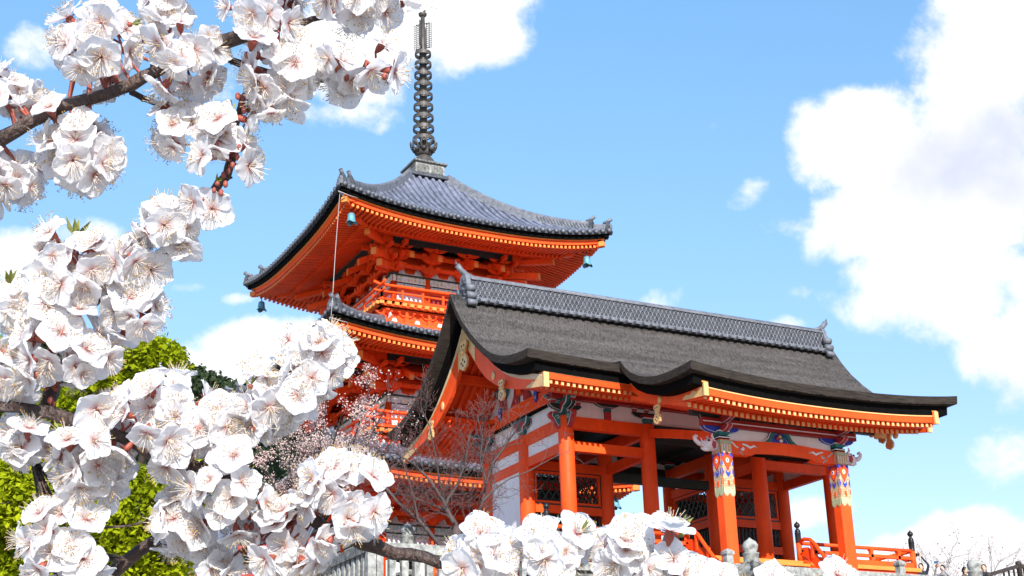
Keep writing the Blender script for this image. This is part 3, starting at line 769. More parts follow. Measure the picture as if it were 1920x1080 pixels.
# ---- porch: two square posts, rainbow beam, beast heads
KY = -3.87
for x in (colx[1], colx[2]):
    def post(b, x=x):
        h = .2; c = .045
        o = [(-h+c, -h), (h-c, -h), (h, -h+c), (h, h-c), (h-c, h), (-h+c, h), (-h, h-c), (-h, -h+c)]
        b.prism(o, (x, KY, ZP), (1, 0, 0), (0, 1, 0), (0, 0, 1), 3.0-ZP, 'vermilion')
        b.box((x, KY, ZP-.02), (.62, .62, .2), 'stone')
    pp = part('porch_post', post, gate)
    def sleeve(b, x=x):
        h = .207
        for (ax, ay) in (((1, 0, 0), (0, -1, 0)), ((-1, 0, 0), (0, 1, 0)), ((0, -1, 0), (-1, 0, 0)), ((0, 1, 0), (1, 0, 0))):
            ax = V3(ax); n = V3(ay); o = V3((x, KY, 0))+n*h
            P = lambda poly, off, m: b.prism(poly, o+n*off, ax, (0, 0, 1), n, .006, m)
            w = .196
            P([(-w, 2.98), (-w, 1.42), (-w*.85, 1.345), (-w*.5, 1.31), (-w*.15, 1.37), (0, 1.42), (w*.15, 1.37), (w*.5, 1.31), (w*.85, 1.345), (w, 1.42), (w, 2.98)], 0, 'brocade')
            P([(-w, 1.63), (-w, 1.44), (-w*.85, 1.375), (-w*.5, 1.345), (-w*.15, 1.40), (0, 1.45), (w*.15, 1.40), (w*.5, 1.345), (w*.85, 1.375), (w, 1.44), (w, 1.63), (w*.6, 1.52), (0, 1.60), (-w*.6, 1.52)], .006, 'celadon')
            for k in range(9):
                u = -w*.9+k*w*1.8/8; P([(u-.009, 2.86), (u-.009, 2.62), (u+.009, 2.62), (u+.009, 2.86)], .007, 'white' if k % 2 else 'gold')
            P([(-w, 2.95), (-w, 2.89), (w, 2.89), (w, 2.95)], .007, 'celadon')
            P([(-w, 2.59), (-w, 2.40), (-w*.55, 2.25), (0, 2.05), (w*.55, 2.25), (w, 2.40), (w, 2.59)], .007, 'red')
            P([(-w*.5, 2.50), (-w*.72, 2.38), (-w*.4, 2.24), (0, 2.14), (w*.4, 2.24), (w*.72, 2.38), (w*.5, 2.50)], .010, 'vermilion')
            for sx in (-1, 1):
                P([(sx*w*.98, 2.58), (sx*w*.45, 2.585), (sx*w*.62, 2.50), (sx*w*.98, 2.47)][::sx], .013, 'blue')
                P([(sx*w*.98, 2.36), (sx*w*.80, 2.27), (sx*w*.98, 2.20)][::sx], .013, 'blue')
                P([(sx*w*.98, 2.15), (sx*w*.72, 2.02), (sx*w*.98, 1.90)][::sx], .010, 'blue')
                P([(sx*w*.98, 1.86), (sx*w*.80, 1.76), (sx*w*.98, 1.66)][::sx], .010, 'vermilion')
            for rx, rz, m_, o_ in ((.062, .082, 'gold', .016), (.046, .062, 'white', .020), (.024, .034, 'blue', .024)):
                P([(rx*math.cos(a), 2.37+rz*math.sin(a)) for a in np.linspace(0, 6.28, 13)[:-1]], o_, m_)
            P([(-.075, 2.10), (-.075, 1.98), (0, 1.88), (.075, 1.98), (.075, 2.10), (.04, 2.03), (0, 2.01), (-.04, 2.03)], .013, 'blue')
            P([(-.045, 1.68), (0, 1.60), (.045, 1.68), (.035, 1.77), (0, 1.80), (-.035, 1.77)], .010, 'vermilion')
    part('painted_sleeve', sleeve, pp)
    def pcap(b, x=x):
        b.box((x, KY, 3.05), (.36, .36, .10), 'black'); b.box((x, KY, 3.06), (.37, .37, .03), 'white')
        block(b, (x, KY, 3.10), .38, .16, 'teal')
        hijiki(b, (x, KY, 3.40), (1, 0, 0), .62, .18, .16, 'blue'); hijiki(b, (x, KY, 3.40), (0, 1, 0), .5, .18, .16, 'red')
        for k in (-.48, 0, .48): block(b, (x+k, KY, 3.40), .17, .12, 'teal' if k else 'red')
        hijiki(b, (x, KY, 3.68), (1, 0, 0), .72, .14, .14, 'dark_green'); hijiki(b, (x, KY-.05, 3.70), (0, 1, 0), .7, .22, .14, 'red')
    part('bracket', pcap, gate)
def koryo(b):
    x0, x1 = colx[1]+.2, colx[2]-.2; xm = (x0+x1)/2
    t = [(x0, 2.60), (x0, 2.98)]+[(x, 2.98+.10*math.sin(math.pi*(x-x0)/(x1-x0))) for x in np.linspace(x0+.2, x1-.2, 15)]+[(x1, 2.98), (x1, 2.60)]
    lo = [(x1-.75, 2.60)]+[(x, 2.66+.055*math.sin(math.pi*(x-x0-.8)/(x1-x0-1.6))) for x in np.linspace(x1-.85, x0+.85, 11)]+[(x0+.75, 2.60)]
    b.prism(t+lo, (0, KY-.12, 0), (1, 0, 0), (0, 0, 1), (0, 1, 0), .24, 'vermilion')
    b.box((xm, KY, 2.655), (x1-x0-1.9, .2, .03), 'black')
rb = part('rainbow_beam', koryo, gate)
def swirl(b, x, d):
    y = KY-.13; zc = 2.82
    for m, r, o in (('white', .030, 0), ('black', .013, -.012)):
        b.tube([(x+d*(.42+.17*math.exp(-.26*t)*math.cos(t)), y+o, zc-.03+.15*math.exp(-.26*t)*math.sin(t)) for t in np.linspace(3.3, 10, 20)], r*.8, m, 5)
        b.tube([(x, y+o, zc+.15), (x+d*.08, y+o, zc+.10), (x+d*.16, y+o, zc+.02), (x+d*.25, y+o, zc-.02)], r*.8, m, 5)
        b.tube([(x+d*.27, y+o, zc-.10), (x+d*.36, y+o, zc-.16), (x+d*.42, y+o, zc-.22)], r*.7, m, 5)
        b.tube([(x+d*.40, y+o, zc+.11), (x+d*.55, y+o, zc+.08), (x+d*.68, y+o, zc+.02), (x+d*.82, y+o, zc+.08), (x+d*.98, y+o, zc+.05)], [r*.8, r*1.2, r*1.5, r, r*.3], m, 5)
part('painted_swirl', lambda b: swirl(b, colx[1]+.24, 1), rb)
part('painted_swirl', lambda b: swirl(b, colx[2]-.24, -1), rb)
def frogleg(b, x, y, z, k=1.0):
    o = [(-.78, 0), (-.62, .02), (-.45, .14), (-.34, .34), (-.14, .46), (.14, .46), (.34, .34), (.45, .14), (.62, .02), (.78, 0), (.55, -.06), (.33, .06), (.22, .26), (0, .34), (-.22, .26), (-.33, .06), (-.55, -.06)]
    b.prism([(a*k, c*k) for a, c in o], (x, y-.05, z), (1, 0, 0), (0, 0, 1), (0, 1, 0), .14, 'teal')
    b.tube([(x+a*k, y-.055, z+c*k) for a, c in o[:10]], .018, 'white', 4)
    b.prism([(-.2*k, .26*k), (-.3*k, .04*k), (.3*k, .04*k), (.2*k, .26*k), (0, .32*k)], (x, y, z), (1, 0, 0), (0, 0, 1), (0, 1, 0), .05, 'blue')
    for a, c, m in ((-.1, .16, 'red'), (.1, .16, 'teal'), (0, .22, 'gold'), (.03, .09, 'white')):
        b.sphere((x+a*k, y-.03, z+c*k), .06*k, m, 6)
    b.box((x, y, z+.53*k), (.4*k, .2, .12*k), 'red')
part('frog_leg_strut', lambda b: frogleg(b, (colx[1]+colx[2])/2, KY, 3.08), gate)
part('porch_purlin', lambda b: (b.beam((colx[1]-1.0, KY, 3.77), (colx[2]+1.5, KY, 3.77), .2, .17, 'dark_green'), b.box((colx[2]+1.55, KY, 3.77), (.1, .26, .24), 'gold')), gate)
part('porch_tie', lambda b: (b.beam((colx[1]+.2, KY+.05, 3.22), (colx[2]-.2, KY+.05, 3.22), .06, .34, 'plaster'), b.beam((colx[1]-.7, KY-.06, 3.50), (colx[2]+.7, KY-.06, 3.50), .2, .22, 'red_deep'), b.beam((colx[1]-.7, KY-.165, 3.50), (colx[2]+.7, KY-.165, 3.50), .01, .03, 'white')), gate)
def gilt_curl(b):
    x = colx[2]+1.6
    b.prism([(0, .14), (.12, .16), (.30, .06), (.40, .10), (.46, 0), (.36, -.10), (.22, -.06), (.1, -.14), (0, -.12)], (x, KY-.03, 3.72), (1, 0, 0), (0, 0, 1), (0, 1, 0), .08, 'gold')
    b.sphere((x+.38, KY-.5, 3.62), .12, 'gold', 8, (.6, 1, 1))
part('gilt_scroll', gilt_curl, gate)
def beast(b, x, s):
    """white trunked beast head on the beam end, looking along s"""
    P = lambda a, z, y=0: (x+s*a, KY+y, z)
    b.tube([P(0, 2.80), P(.15, 2.84), P(.30, 2.86), P(.42, 2.83), P(.52, 2.86)], [.15, .19, .17, .115, .07], 'pink_white', 12)
    b.tube([P(.46, 2.85), P(.60, 2.86), P(.70, 2.93), P(.73, 3.02), P(.68, 3.07), P(.62, 3.04)], [.085, .07, .06, .055, .05, .035], 'pink_white', 10)
    b.tube([P(.26, 2.72), P(.42, 2.69), P(.52, 2.72)], [.085, .06, .03], 'pink_white', 8)
    b.tube([P(.36, 2.765), P(.5, 2.775)], [.05, .03], 'red', 8)
    for y in (-.1, .1):
        b.tube([P(.44, 2.80, y), P(.54, 2.88, y*1.1), P(.60, 3.0, y*1.2)], [.03, .024, .006], 'white', 6)
        b.prism([(.10, .02), (.22, .06), (.26, -.06), (.20, -.18), (.12, -.14)], (x if s > 0 else x, KY+(-.19 if y < 0 else .17), 2.86), (s, 0, 0), (0, 0, 1), (0, 1, 0), .02, 'red')
        b.sphere(P(.33, 2.93, y*1.45), .032, 'black', 6)
        b.tube([P(.14, 2.98, y), P(.20, 3.09, y*1.2), P(.16, 3.17, y*1.2)], [.045, .035, .008], 'pink_white', 6)
part('beast_head', lambda b: beast(b, colx[1]-.2, -1), gate)
part('beast_head', lambda b: beast(b, colx[2]+.2, 1), gate)
for x in (colx[1], colx[2]):
    def ebi(b, x=x):
        ys = np.linspace(KY+.2, -.2, 12)
        zz = [3.15+1.0*((y-KY)/3.87)**1.4+.12*math.sin(math.pi*(y-KY)/3.87) for y in ys]
        b.ribbon([(x-.09, y, z+.14) for y, z in zip(ys, zz)], [(x-.09, y, z-.14) for y, z in zip(ys, zz)], (1, 0, 0), .18, 'vermilion')
    part('shrimp_beam', ebi, gate)

# ---- veranda, timber steps
def veranda(b):
    b.box((L_/2, GD, -.02), (L_+3.5, 2*GD+3.8, .12), 'ochre')
    b.box((L_/2, GD, .043), (L_+3.4, 2*GD+3.7, .006), 'deck')  # dark top layer added to cut light bounced up into the gate
    b.box((L_/2, GD, -.16), (L_+3.3, 2*GD+3.6, .155), 'vermilion')
part('veranda_floor', veranda, gate)
for x in np.linspace(-1.6, L_+1.6, 7):
    for y in (-1.7, 2*GD+1.7):
        part('veranda_post', lambda b: b.cyl((x, y, ZP), (x, y, -.2), .12, 'vermilion', 12), gate)
def steps(b):
    for k in range(5):
        b.box(((colx[1]+colx[2])/2, -2.15-k*.30, -.16-k*.2), (GB-.3, .34, .08), 'ochre')
    for x in (colx[1]+.12, colx[2]-.12):
        b.beam((x, -1.95, -.10), (x, -3.65, -1.22), .1, .34, 'vermilion')
part('timber_stair', steps, gate)

# ================================================================== veranda railings and stair rails
def gp(x, y, z=0): return (GX+x, GY+y, GZ+z)
def giboshi(b, z=0):
    b.lathe([(.092, .62), (.092, .66), (.085, .67), (.092, .70), (.092, .90), (.098, .91), (.098, .94), (.085, .95), (.088, 1.0), (.07, 1.04), (.04, 1.06), (.045, 1.09), (.085, 1.13), (.098, 1.18), (.075, 1.23), (.03, 1.265), (.008, 1.30)], (0, 0, z), 'bronze_dark', 16)
M['bronze_dark'] = mat('dark_bronze_cap', (.016, .016, .018), .42, .3, 8, metal=.3)
def rail_thing(label, posts, runs, loc):
    """posts: finial post positions; runs: straight rail stretches, local to loc"""
    t = thing('veranda_railing', gp(*loc), label, 'railing', 'railings round the gate veranda')
    for (x, y) in posts:
        p = part('post', lambda b: b.cyl((x, y, .04), (x, y, .66), .088, 'vermilion', 14), t)
        o = MB(); giboshi(o); f = o.build('finial', p); f.location = (x, y, 0)
    for (a, c) in runs:
        a = V3((*a, 0)); c = V3((*c, 0)); d = unit(c-a); ln = np.linalg.norm(c-a)
        part('hand_rail', lambda b: b.cyl(a+[0, 0, .62], c+[0, 0, .62], .058, 'vermilion', 10), t)
        part('middle_rail', lambda b: b.beam(a+[0, 0, .375], c+[0, 0, .375], .11, .10, 'vermilion'), t)
        part('bottom_rail', lambda b: b.beam(a+[0, 0, .13], c+[0, 0, .13], .14, .18, 'vermilion'), t)
        n = max(1, int(round(ln/1.05)))
        for k in range(n):
            q = a+(c-a)*((k+.5)/n)
            part('baluster', lambda b: (b.box(q+[0, 0, .38], (.11, .11, .40), 'vermilion'), b.box(q+[0, 0, .56], (.14, .14, .05), 'vermilion'), b.sphere(q-[0, .056, -.375], .022, 'black', 6)), t)
    return t
PYY = -1.72
P1x, P2x, P3x, P4x = -1.74, colx[1]+.05, colx[2]-.05, L_+1.62
rail_thing('orange railing on the gate veranda between the plaster gable and the first finial post', [(0, 0), (P2x-P1x, 0), (0, 7.6)], [((.05, 0), (P2x-P1x-.05, 0)), ((0, .05), (0, 7.55))], (P1x, PYY))
rail_thing('orange railing on the gate veranda beyond the painted porch post, towards the visitors', [(0, 0), (P4x-P3x, 0), (P4x-P3x, 7.6)], [((.05, 0), (P4x-P3x-.05, 0)), ((P4x-P3x, .05), (P4x-P3x, 7.55))], (P3x, PYY))
def stair_rail(label, x):
    t = thing('stair_railing', gp(x, -1.8, ZP), label, 'railing', 'curved rails beside the gate steps')
    zo = -ZP; yo = 1.8
    S = lambda pts: [(0, y+yo, z+zo) for y, z in pts]
    part('hand_rail', lambda b: b.tube(S([(-1.78, .66), (-2.0, .70), (-2.27, .64), (-2.45, .50), (-2.62, .30), (-2.92, -.04), (-3.24, -.36), (-3.5, -.62), (-3.72, -.74), (-3.9, -.72)]), .06, 'vermilion', 10), t)
    part('middle_rail', lambda b: b.ribbon(S([(-1.78, .46), (-2.05, .44), (-2.3, .26), (-2.6, -.02), (-3.0, -.40), (-3.6, -.95)]), S([(-1.78, .22), (-2.0, .14), (-2.3, -.10), (-2.6, -.38), (-3.0, -.74), (-3.6, -1.12)]), (1, 0, 0), .1, 'vermilion'), t)
    part('end_post', lambda b: b.lathe([(.085, 0), (.085, .62), (.1, .66), (.03, .74), (.09, .82), (.01, .92)], (0, -3.78+yo, 0), 'vermilion', 12), t)
    for y, z in ((-2.35, .0), (-2.9, -.5), (-3.4, -.95)):
        part('baluster', lambda b: b.box((0, y+yo, z+zo+.3), (.09, .09, .5), 'vermilion'), t)
    part('nail_cover', lambda b: b.sphere((-.06, -1.95+yo, .34+zo), .035, 'black', 6), t)
stair_rail('curved orange stair rail emerging from the blossoms beside the first painted porch post', colx[1]-.05)
stair_rail('curved orange stair rail beneath a black finial, before the second painted porch post', colx[2]-.05)
# ================================================================== the three-storey pagoda
PX, PYC = 25.76, 57.66
PZ0 = 1.6                                            # levels below are heights above the eye
PBASE = 7.2
pag = thing('pagoda', (PX, PYC, PZ0), 'three storey vermilion pagoda with grey tiled roofs and a tall ringed bronze spire', 'pagoda')
def rot(k):
    c, s = [(1, 0), (0, 1), (-1, 0), (0, -1)][k]
    return lambda p: np.array([p[0]*c-p[1]*s, p[0]*s+p[1]*c, p[2]])
class RMB(MB):
    """mesh builder that turns everything to one of the four sides"""
    def __init__(self, k): super().__init__(); self.rf = rot(k)
    def add(self, vs, fs, m, smooth=False):
        vs = np.asarray(vs, float).reshape(-1, 3)
        super().add(np.array([self.rf(v) for v in vs]), fs, m, smooth)
def four(name, fn, parent, label=None):
    for k in range(4):
        b = RMB(k); fn(b); b.build(name, parent)

def storey(W, zc, zm, wi, zi, wall, zf, pur, floor, pw, ribs, top=False):
    """W tile-edge half width, zc corner height, zm mid-eave height, wi/zi upper end of the roof, wall half width, zf frieze top, pur purlin half width"""
    lift = zc-zm
    def zt(t): return zm+(zi-zm)*(pw*t+(1-pw)*t**2.1)
    def surf(s, t, dz=0.0):
        w = W+(wi-W)*t
        return np.array([s*w, -w, zt(t)+lift*abs(s)**2.6*(1-t)**1.6+dz])
    S = np.linspace(-1, 1, 25); T = np.linspace(0, 1, 15)
    roofs = []
    for k in range(4):
        b = RMB(k)
        b.grid([[surf(s, t) for s in S] for t in T], 'tile', True, True)
        n = ribs
        for i in range(n):
            x = -W+(i+.5)*2*W/n
            te = min(1.0, (W-abs(x))/(W-wi)) if abs(x) > wi else 1.0
            if te < .03: te = .03
            ts = np.linspace(0, te, max(3, int(14*te)))
            pts = [surf(max(-1, min(1, x/(W+(wi-W)*t))), t, .04) for t in ts]
            b.tube(pts, .092, 'tile', 6, False)
            e = pts[0]; b.cyl(e+[0, .04, -.01], e+[0, -.10, -.03], .115, 'tile_dark', 10); b.cyl(e+[0, -.10, -.03], e+[0, -.115, -.032], .085, 'tile_ridge', 10)
        # pan-tile edge and dark board under it
        lo = [surf(s, 0)+[0, .02, -.20] for s in S]
        b.ribbon([surf(s, 0)+[0, 0, .02] for s in S], [surf(s, 0)+[0, 0, -.10] for s in S], (0, 1, 0), .05, 'tile_dark')
        b.ribbon([surf(s*.985, 0)+[0, .14, -.08] for s in S], [surf(s*.985, 0)+[0, .16, -.27] for s in S], (0, 1, 0), .3, 'black')
        b.build('tile_roof', pag)
    G = W-.26
    def edge(s, ins, dz): 
        w = W-ins; return np.array([s*w, -w, zm+lift*abs(s)**2.6*(1-ins/W*1.2)+dz])
    slope = .20
    for k in range(4):
        b = RMB(k)
        b.ribbon([edge(s, .24, -.25) for s in S], [edge(s, .24, -.315) for s in S], (0, 1, 0), .2, 'ochre')
        b.ribbon([edge(s, .36, -.316) for s in S], [edge(s, .36, -.50) for s in S], (0, 1, 0), .2, 'vermilion')
        b.build('eave_fascia', pag)
    for k in range(4):                                   # flying rafters, then the base rafters behind them
        b = RMB(k)
        n = int(2*(W-.5)/.215)
        y0, y1, y2 = W-.42, W-1.75, pur-.15
        for i in range(n+1):
            s = -1+2*i/n
            x = s*(W-.5)
            lz = lambda y: lift*abs(s)**2.6*max(0, (y-pur)/(W-pur))**1.2
            za = zm-.58
            if abs(x) < y0: 
                yi = max(y1, abs(x))
                b.beam((x, -y0, za+lz(y0)), (x, -yi, za+lz(yi)+(y0-yi)*slope), .10, .12, 'vermilion')
                b.box((x, -y0-.004, za+lz(y0)), (.102, .02, .122), 'ochre')
            yb = y1+.12
            if abs(x) < yb:
                yi = max(y2, abs(x)); zb = za+(y0-yb)*slope-.13
                b.beam((x, -yb, zb+lz(yb)), (x, -yi, zb+lz(yi)+(yb-yi)*.36), .11, .13, 'vermilion')
                b.box((x, -yb-.004, zb+lz(yb)), (.112, .02, .132), 'vermilion')
        SS = np.linspace(-1, 1, 21)
        def bed(ins0, ins1, z0, z1):
            r = []
            for ins, z in ((ins0, z0), (ins1, z1)):
                w = W-ins
                r.append([np.array([s*w, -w, z+lift*abs(s)**2.6*max(0, (w-pur)/(W-pur))**1.2]) for s in SS])
            b.grid(r, 'vermilion', False, False)
        bed(.40, 1.85, zm-.51, zm-.51+1.45*slope); bed(1.70, W-pur+.3, zm-.36, zm-.36+.36*(W-1.70-pur))
        b.ribbon([(s*(W-1.66), -(W-1.66), zm-.30+lift*abs(s)**2.6*.55) for s in SS], [(s*(W-1.66), -(W-1.66), zm-.40+lift*abs(s)**2.6*.55) for s in SS], (0, 1, 0), .1, 'vermilion')
        b.build('eave_rafter_slat', pag)
    # corner rafters with gilt ends
    for k in range(4):
        b = RMB(k)
        b.beam((W-.34, -W+.34, zc-.60), (pur-.2, -pur+.2, zm+.20), .22, .26, 'vermilion')
        b.box((W-.35, -W+.35, zc-.60), (.26, .26, .22), 'ochre', [[.7071, -.7071, 0], [.7071, .7071, 0], [0, 0, 1]])
        b.beam((W-1.35, -W+1.35, zc-.86), (pur-.2, -pur+.2, zm-.05), .24, .26, 'vermilion')
        b.build('corner_rafter', pag)
    # hips
    for k in range(4):
        b = RMB(k); ps = [surf(1, t, .16) for t in np.linspace(.13, 1, 12)]
        for a, c in zip(ps[:-1], ps[1:]): b.beam(a, c+(c-a)*.04, .24, .34, 'tile_ridge')
        b.tube([p+[0, 0, .20] for p in ps], .10, 'tile_ridge', 8)
        for a, c in zip(ps[:4], ps[1:5]):
            for q in np.linspace(0, 1, 5)[:-1]:
                m = a+(c-a)*q
                for sg in (-1, 1): b.beam(m+np.array([.7, .7, 0])*.125*sg+[0, 0, -.1], m+(c-a)*.2+np.array([.7, .7, 0])*.125*sg+[0, 0, .12], .03, .03, 'tile_dark')
        ps2 = [surf(1, t, .10) for t in np.linspace(.0, .14, 4)]
        for a, c in zip(ps2[:-1], ps2[1:]): b.beam(a, c+(c-a)*.04, .2, .24, 'tile_ridge')
        b.tube([p+[0, 0, .15] for p in ps2], .085, 'tile_ridge', 8)
        b.build('hip_ridge', pag)
        for p, sc_ in ((ps[0], .86), (surf(1, .03, .10), .80)):
            b = RMB(k); d = unit(np.array([1, -1, 0.0])); n_ = np.array([.7071, .7071, 0])
            o = [(-.22, -.2), (-.26, .05), (-.18, .25), (-.10, .42), (.10, .42), (.18, .25), (.26, .05), (.22, -.2)]
            b.prism([(a*sc_, c*sc_) for a, c in o], p+d*.02, n_, (0, 0, 1), d, .14, 'tile_dark')
            for a, c in ((-.1, .08), (.1, .08), (0, .22), (0, -.05), (-.16, -.05), (.16, -.05)):
                b.sphere(p+d*.16+n_*a*sc_+np.array([0, 0, c*sc_]), .075*sc_, 'tile_dark', 6)
            b.tube([p+[0, 0, .36*sc_]-d*.15, p+[0, 0, .44*sc_]+d*.10, p+[0, 0, .58*sc_]+d*.26], [.07, .085, .10], 'tile_ridge', 8)
            b.cyl(p+[0, 0, .58*sc_]+d*.262, p+[0, 0, .585*sc_]+d*.27, .07, 'tile_dark', 8)
            b.build('ridge_end_tile', pag)
    # ---------- wall
    def wallface(b):
        h = wall
        b.box((0, -h+.06, (floor+zf)/2), (2*h-.1, .08, zf-floor), 'plaster')
        b.box((0, -h-.02, zf-.15), (2*h+.30, .14, .30), 'frieze'); b.box((0, -h-.02, zf+.03), (2*h+.5, .3, .06), 'dark_green')
        b.box((0, -h, zf-.42), (2*h+.1, .10, .16), 'frieze')
        b.box((0, -h-.02, zf-.31), (2*h, .12, .05), 'black')
        for u in (-1, -1/3, 1/3, 1):
            b.cyl((u*h, -h, floor), (u*h, -h, zf), .15, 'vermilion', 12)
        b.box((0, -h-.03, floor+.62*(zf-floor)), (2*h, .14, .14), 'vermilion'); b.box((0, -h-.03, floor+.12), (2*h, .14, .2), 'vermilion')
        b.box((0, -h-.02, floor+.3*(zf-floor)), (2*h/3-.3, .08, .56*(zf-floor)), 'red_deep')
    four('wall', wallface, pag)
    # ---------- bracket sets: three steps out to the purlin
    zb0, zb1 = zf+.06, zm-.08
    hs = (zb1-zb0)/3.0; outs = [wall+(pur-wall)*k/3.0 for k in (1, 2, 3)]
    def lump(b, x, y, z, w=.55, white=True):
        """cloud-shaped plaster gap filler seen between bracket arms"""
        b.prism([(-w, 0), (-w*.75, .10), (-w*.35, .13), (-w*.22, .34), (0, .40), (w*.22, .34), (w*.35, .13), (w*.75, .10), (w, 0)], (x, y, z), (1, 0, 0), (0, 0, 1), (0, 1, 0), .05, 'plaster' if white else 'vermilion')
    def sets(b):
        h = wall
        b.box((0, -h+.12, (zb0+zb1)/2), (2*h, .1, zb1-zb0), 'vermilion')
        for u in np.linspace(-.84, .84, 6): lump(b, u*h, -h+.03, zb0)
        for i, o in enumerate(outs):
            z = zb0+hs*(i+.75)
            b.beam((-o-.1, -o, z), (o+.1, -o, z), .12, .13, 'vermilion')
            b.beam((-o-.1, -(o+outs[i-1] if i else o+h)/2, z+.10), (o+.1, -(o+outs[i-1] if i else o+h)/2, z+.10), (pur-wall)/3+.04, .04, 'vermilion')
        for u in (-1, -1/3, 1/3, 1):
            x = u*h
            for i, o in enumerate(outs):
                z = zb0+hs*(i+.35)
                b.beam((x, -h+.1, z), (x, -o-.14, z), .17, .2, 'vermilion')
                w = .42+.10*i
                arm = [(-w, .16), (-w, .08), (-w*.75, -.02), (-w*.4, -.09), (w*.4, -.09), (w*.75, -.02), (w, .08), (w, .16)]
                b.prism(arm, (x, -o-.07, z+.02), (1, 0, 0), (0, 0, 1), (0, 1, 0), .15, 'vermilion')
                for kx in (-w*.85, 0, w*.85):
                    b.lathe([(.08, 0), (.15, .08), (.15, .16)], (x+kx, -o, z+.17), 'vermilion', 4, False, math.pi/4)
            b.lathe([(.14, -.02), (.27, .10), (.27, .22)], (x, -h, zb0-.02), 'vermilion', 4, False, math.pi/4)
        for u in np.linspace(-.9, .9, 9):
            b.prism([(-.16, 0), (0, .10), (.16, 0)], (u*outs[2], -outs[2]-.075, zb1-.34), (1, 0, 0), (0, 0, 1), (0, 1, 0), .02, 'black')
        # tail rafters with gilt ends
        to = outs[2]+.62
        for u in (-.555, -.22, .22, .555):
            x = u*to
            b.beam((x, -h+.2, zb1+.05), (x, -to, zf+.48), .19, .26, 'vermilion')
            b.box((x, -to-.012, zf+.475), (.20, .03, .30), 'ochre')
    four('bracket_set', sets, pag)
    def corner(b):
        for (r, z, ln) in ((pur+.66, zf+.34, 1.6), (pur+1.16, zf+1.0, 2.0), (pur+.2, zf+.05, 1.2)):
            d = np.array([.7071, -.7071, 0]); p = np.array([r, -r, z])
            q = p-d*ln*1.3+np.array([0, 0, .30])
            b.beam(p, q, .24, .30, 'vermilion'); b.box(p+d*.012, (.03, .25, .31), 'ochre', [d, [.7071, .7071, 0], [0, 0, 1]])
        for sx in (0, 1):
            for i, o in enumerate(outs):
                z = zb0+hs*(i+.35)
                if sx: b.beam((wall, -wall+.0, z+.05), (wall+(o-wall)+.55, -wall, z+.05), .17, .2, 'vermilion')
                else: b.beam((wall, -wall, z+.05), (wall, -o-.55, z+.05), .17, .2, 'vermilion')
        d = np.array([.7071, -.7071, 0])
        for i, o in enumerate(outs):
            z = zb0+hs*(i+.5)
            b.lathe([(.12, 0), (.2, .12), (.2, .2)], (o, -o, z), 'vermilion', 4, False, 0)
            b.beam((o-.55, -o, z+.28), (o+.75, -o, z+.28), .16, .16, 'vermilion'); b.beam((o, -o+.55, z+.28), (o, -o-.75, z+.28), .16, .16, 'vermilion')
    four('corner_bracket', corner, pag)
    def wp(b):
        b.beam((-pur+.42, -pur-.04, zb1-.0), (pur-.42, -pur-.04, zb1-.0), .24, .44, 'dark_green')
        b.box((0, -pur-.165, zb1+.02), (2*pur-1.2, .01, .03), 'teal')
        for s in (-1, 1): b.box((s*(pur-.2), -pur-.03, zb1), (.5, .34, .48), 'vermilion')
    four('wall_purlin', wp, pag)
    return surf

def balcony(hr, zr, zd, wall, zroof):
    """hr rail half width, zr top of rail, zd deck height"""
    def fn(b):
        hd = hr+.22
        b.box((0, -(hd+wall)/2, zd), (2*hd, hd-wall, .09), 'vermilion')
        n = int(2*hd/.36)
        for i in range(n+1):
            x = -hd+.1+(2*hd-.2)*i/n
            b.box((x, -hd+.02, zd-.10), (.20, .3, .14), 'ochre')
        b.box((0, -hd+.12, zd-.10), (2*hd, .1, .12), 'vermilion')
        hb = hr-.15
        b.beam((-hb, -hb, zd-.26), (hb, -hb, zd-.26), .12, .14, 'vermilion')
        zl = zroof-.3
        b.box((0, -hb+.12, (zd-.2+zl)/2), (2*hb-.1, .06, zd-.2-zl), 'vermilion')
        for i in range(7):
            x = -hb+2*hb*i/6
            b.box((x, -hb+.03, zd-.42), (.16, .16, .2), 'vermilion')
            b.prism([(-.36, .1), (-.36, .04), (-.2, -.08), (.2, -.08), (.36, .04), (.36, .1)], (x, -hb, zd-.42), (1, 0, 0), (0, 0, 1), (0, 1, 0), .14, 'vermilion')
            b.box((x, -hb+.05, zd-.66), (.18, .14, .32), 'vermilion')
            b.prism([(-.30, 0), (-.13, .05), (-.07, .2), (.07, .2), (.13, .05), (.30, 0)], (x+hb/6, -hb+.06, zd-.78), (1, 0, 0), (0, 0, 1), (0, 1, 0), .03, 'plaster')
        b.beam((-hb-.05, -hb-.02, zd-.86), (hb+.05, -hb-.02, zd-.86), .16, .14, 'vermilion')
    four('balcony_deck', fn, pag)
    def rail(b):
        h = zr-zd
        for dz, t in ((h, .07), (h*.62, .055), (.14, .10)):
            e = .38 if dz != .14 else .12
            b.tube([(-hr-e, -hr, zd+dz+(.10 if dz == h else .03)), (-hr-.1, -hr, zd+dz), (hr+.1, -hr, zd+dz), (hr+e, -hr, zd+dz+(.10 if dz == h else .03))], t, 'vermilion', 8)
        n = 7
        for i in range(n+1):
            x = -hr+2*hr*i/n
            b.box((x, -hr, zd+h*.40), (.09, .09, h*.8), 'vermilion')
    four('balcony_rail', rail, pag)

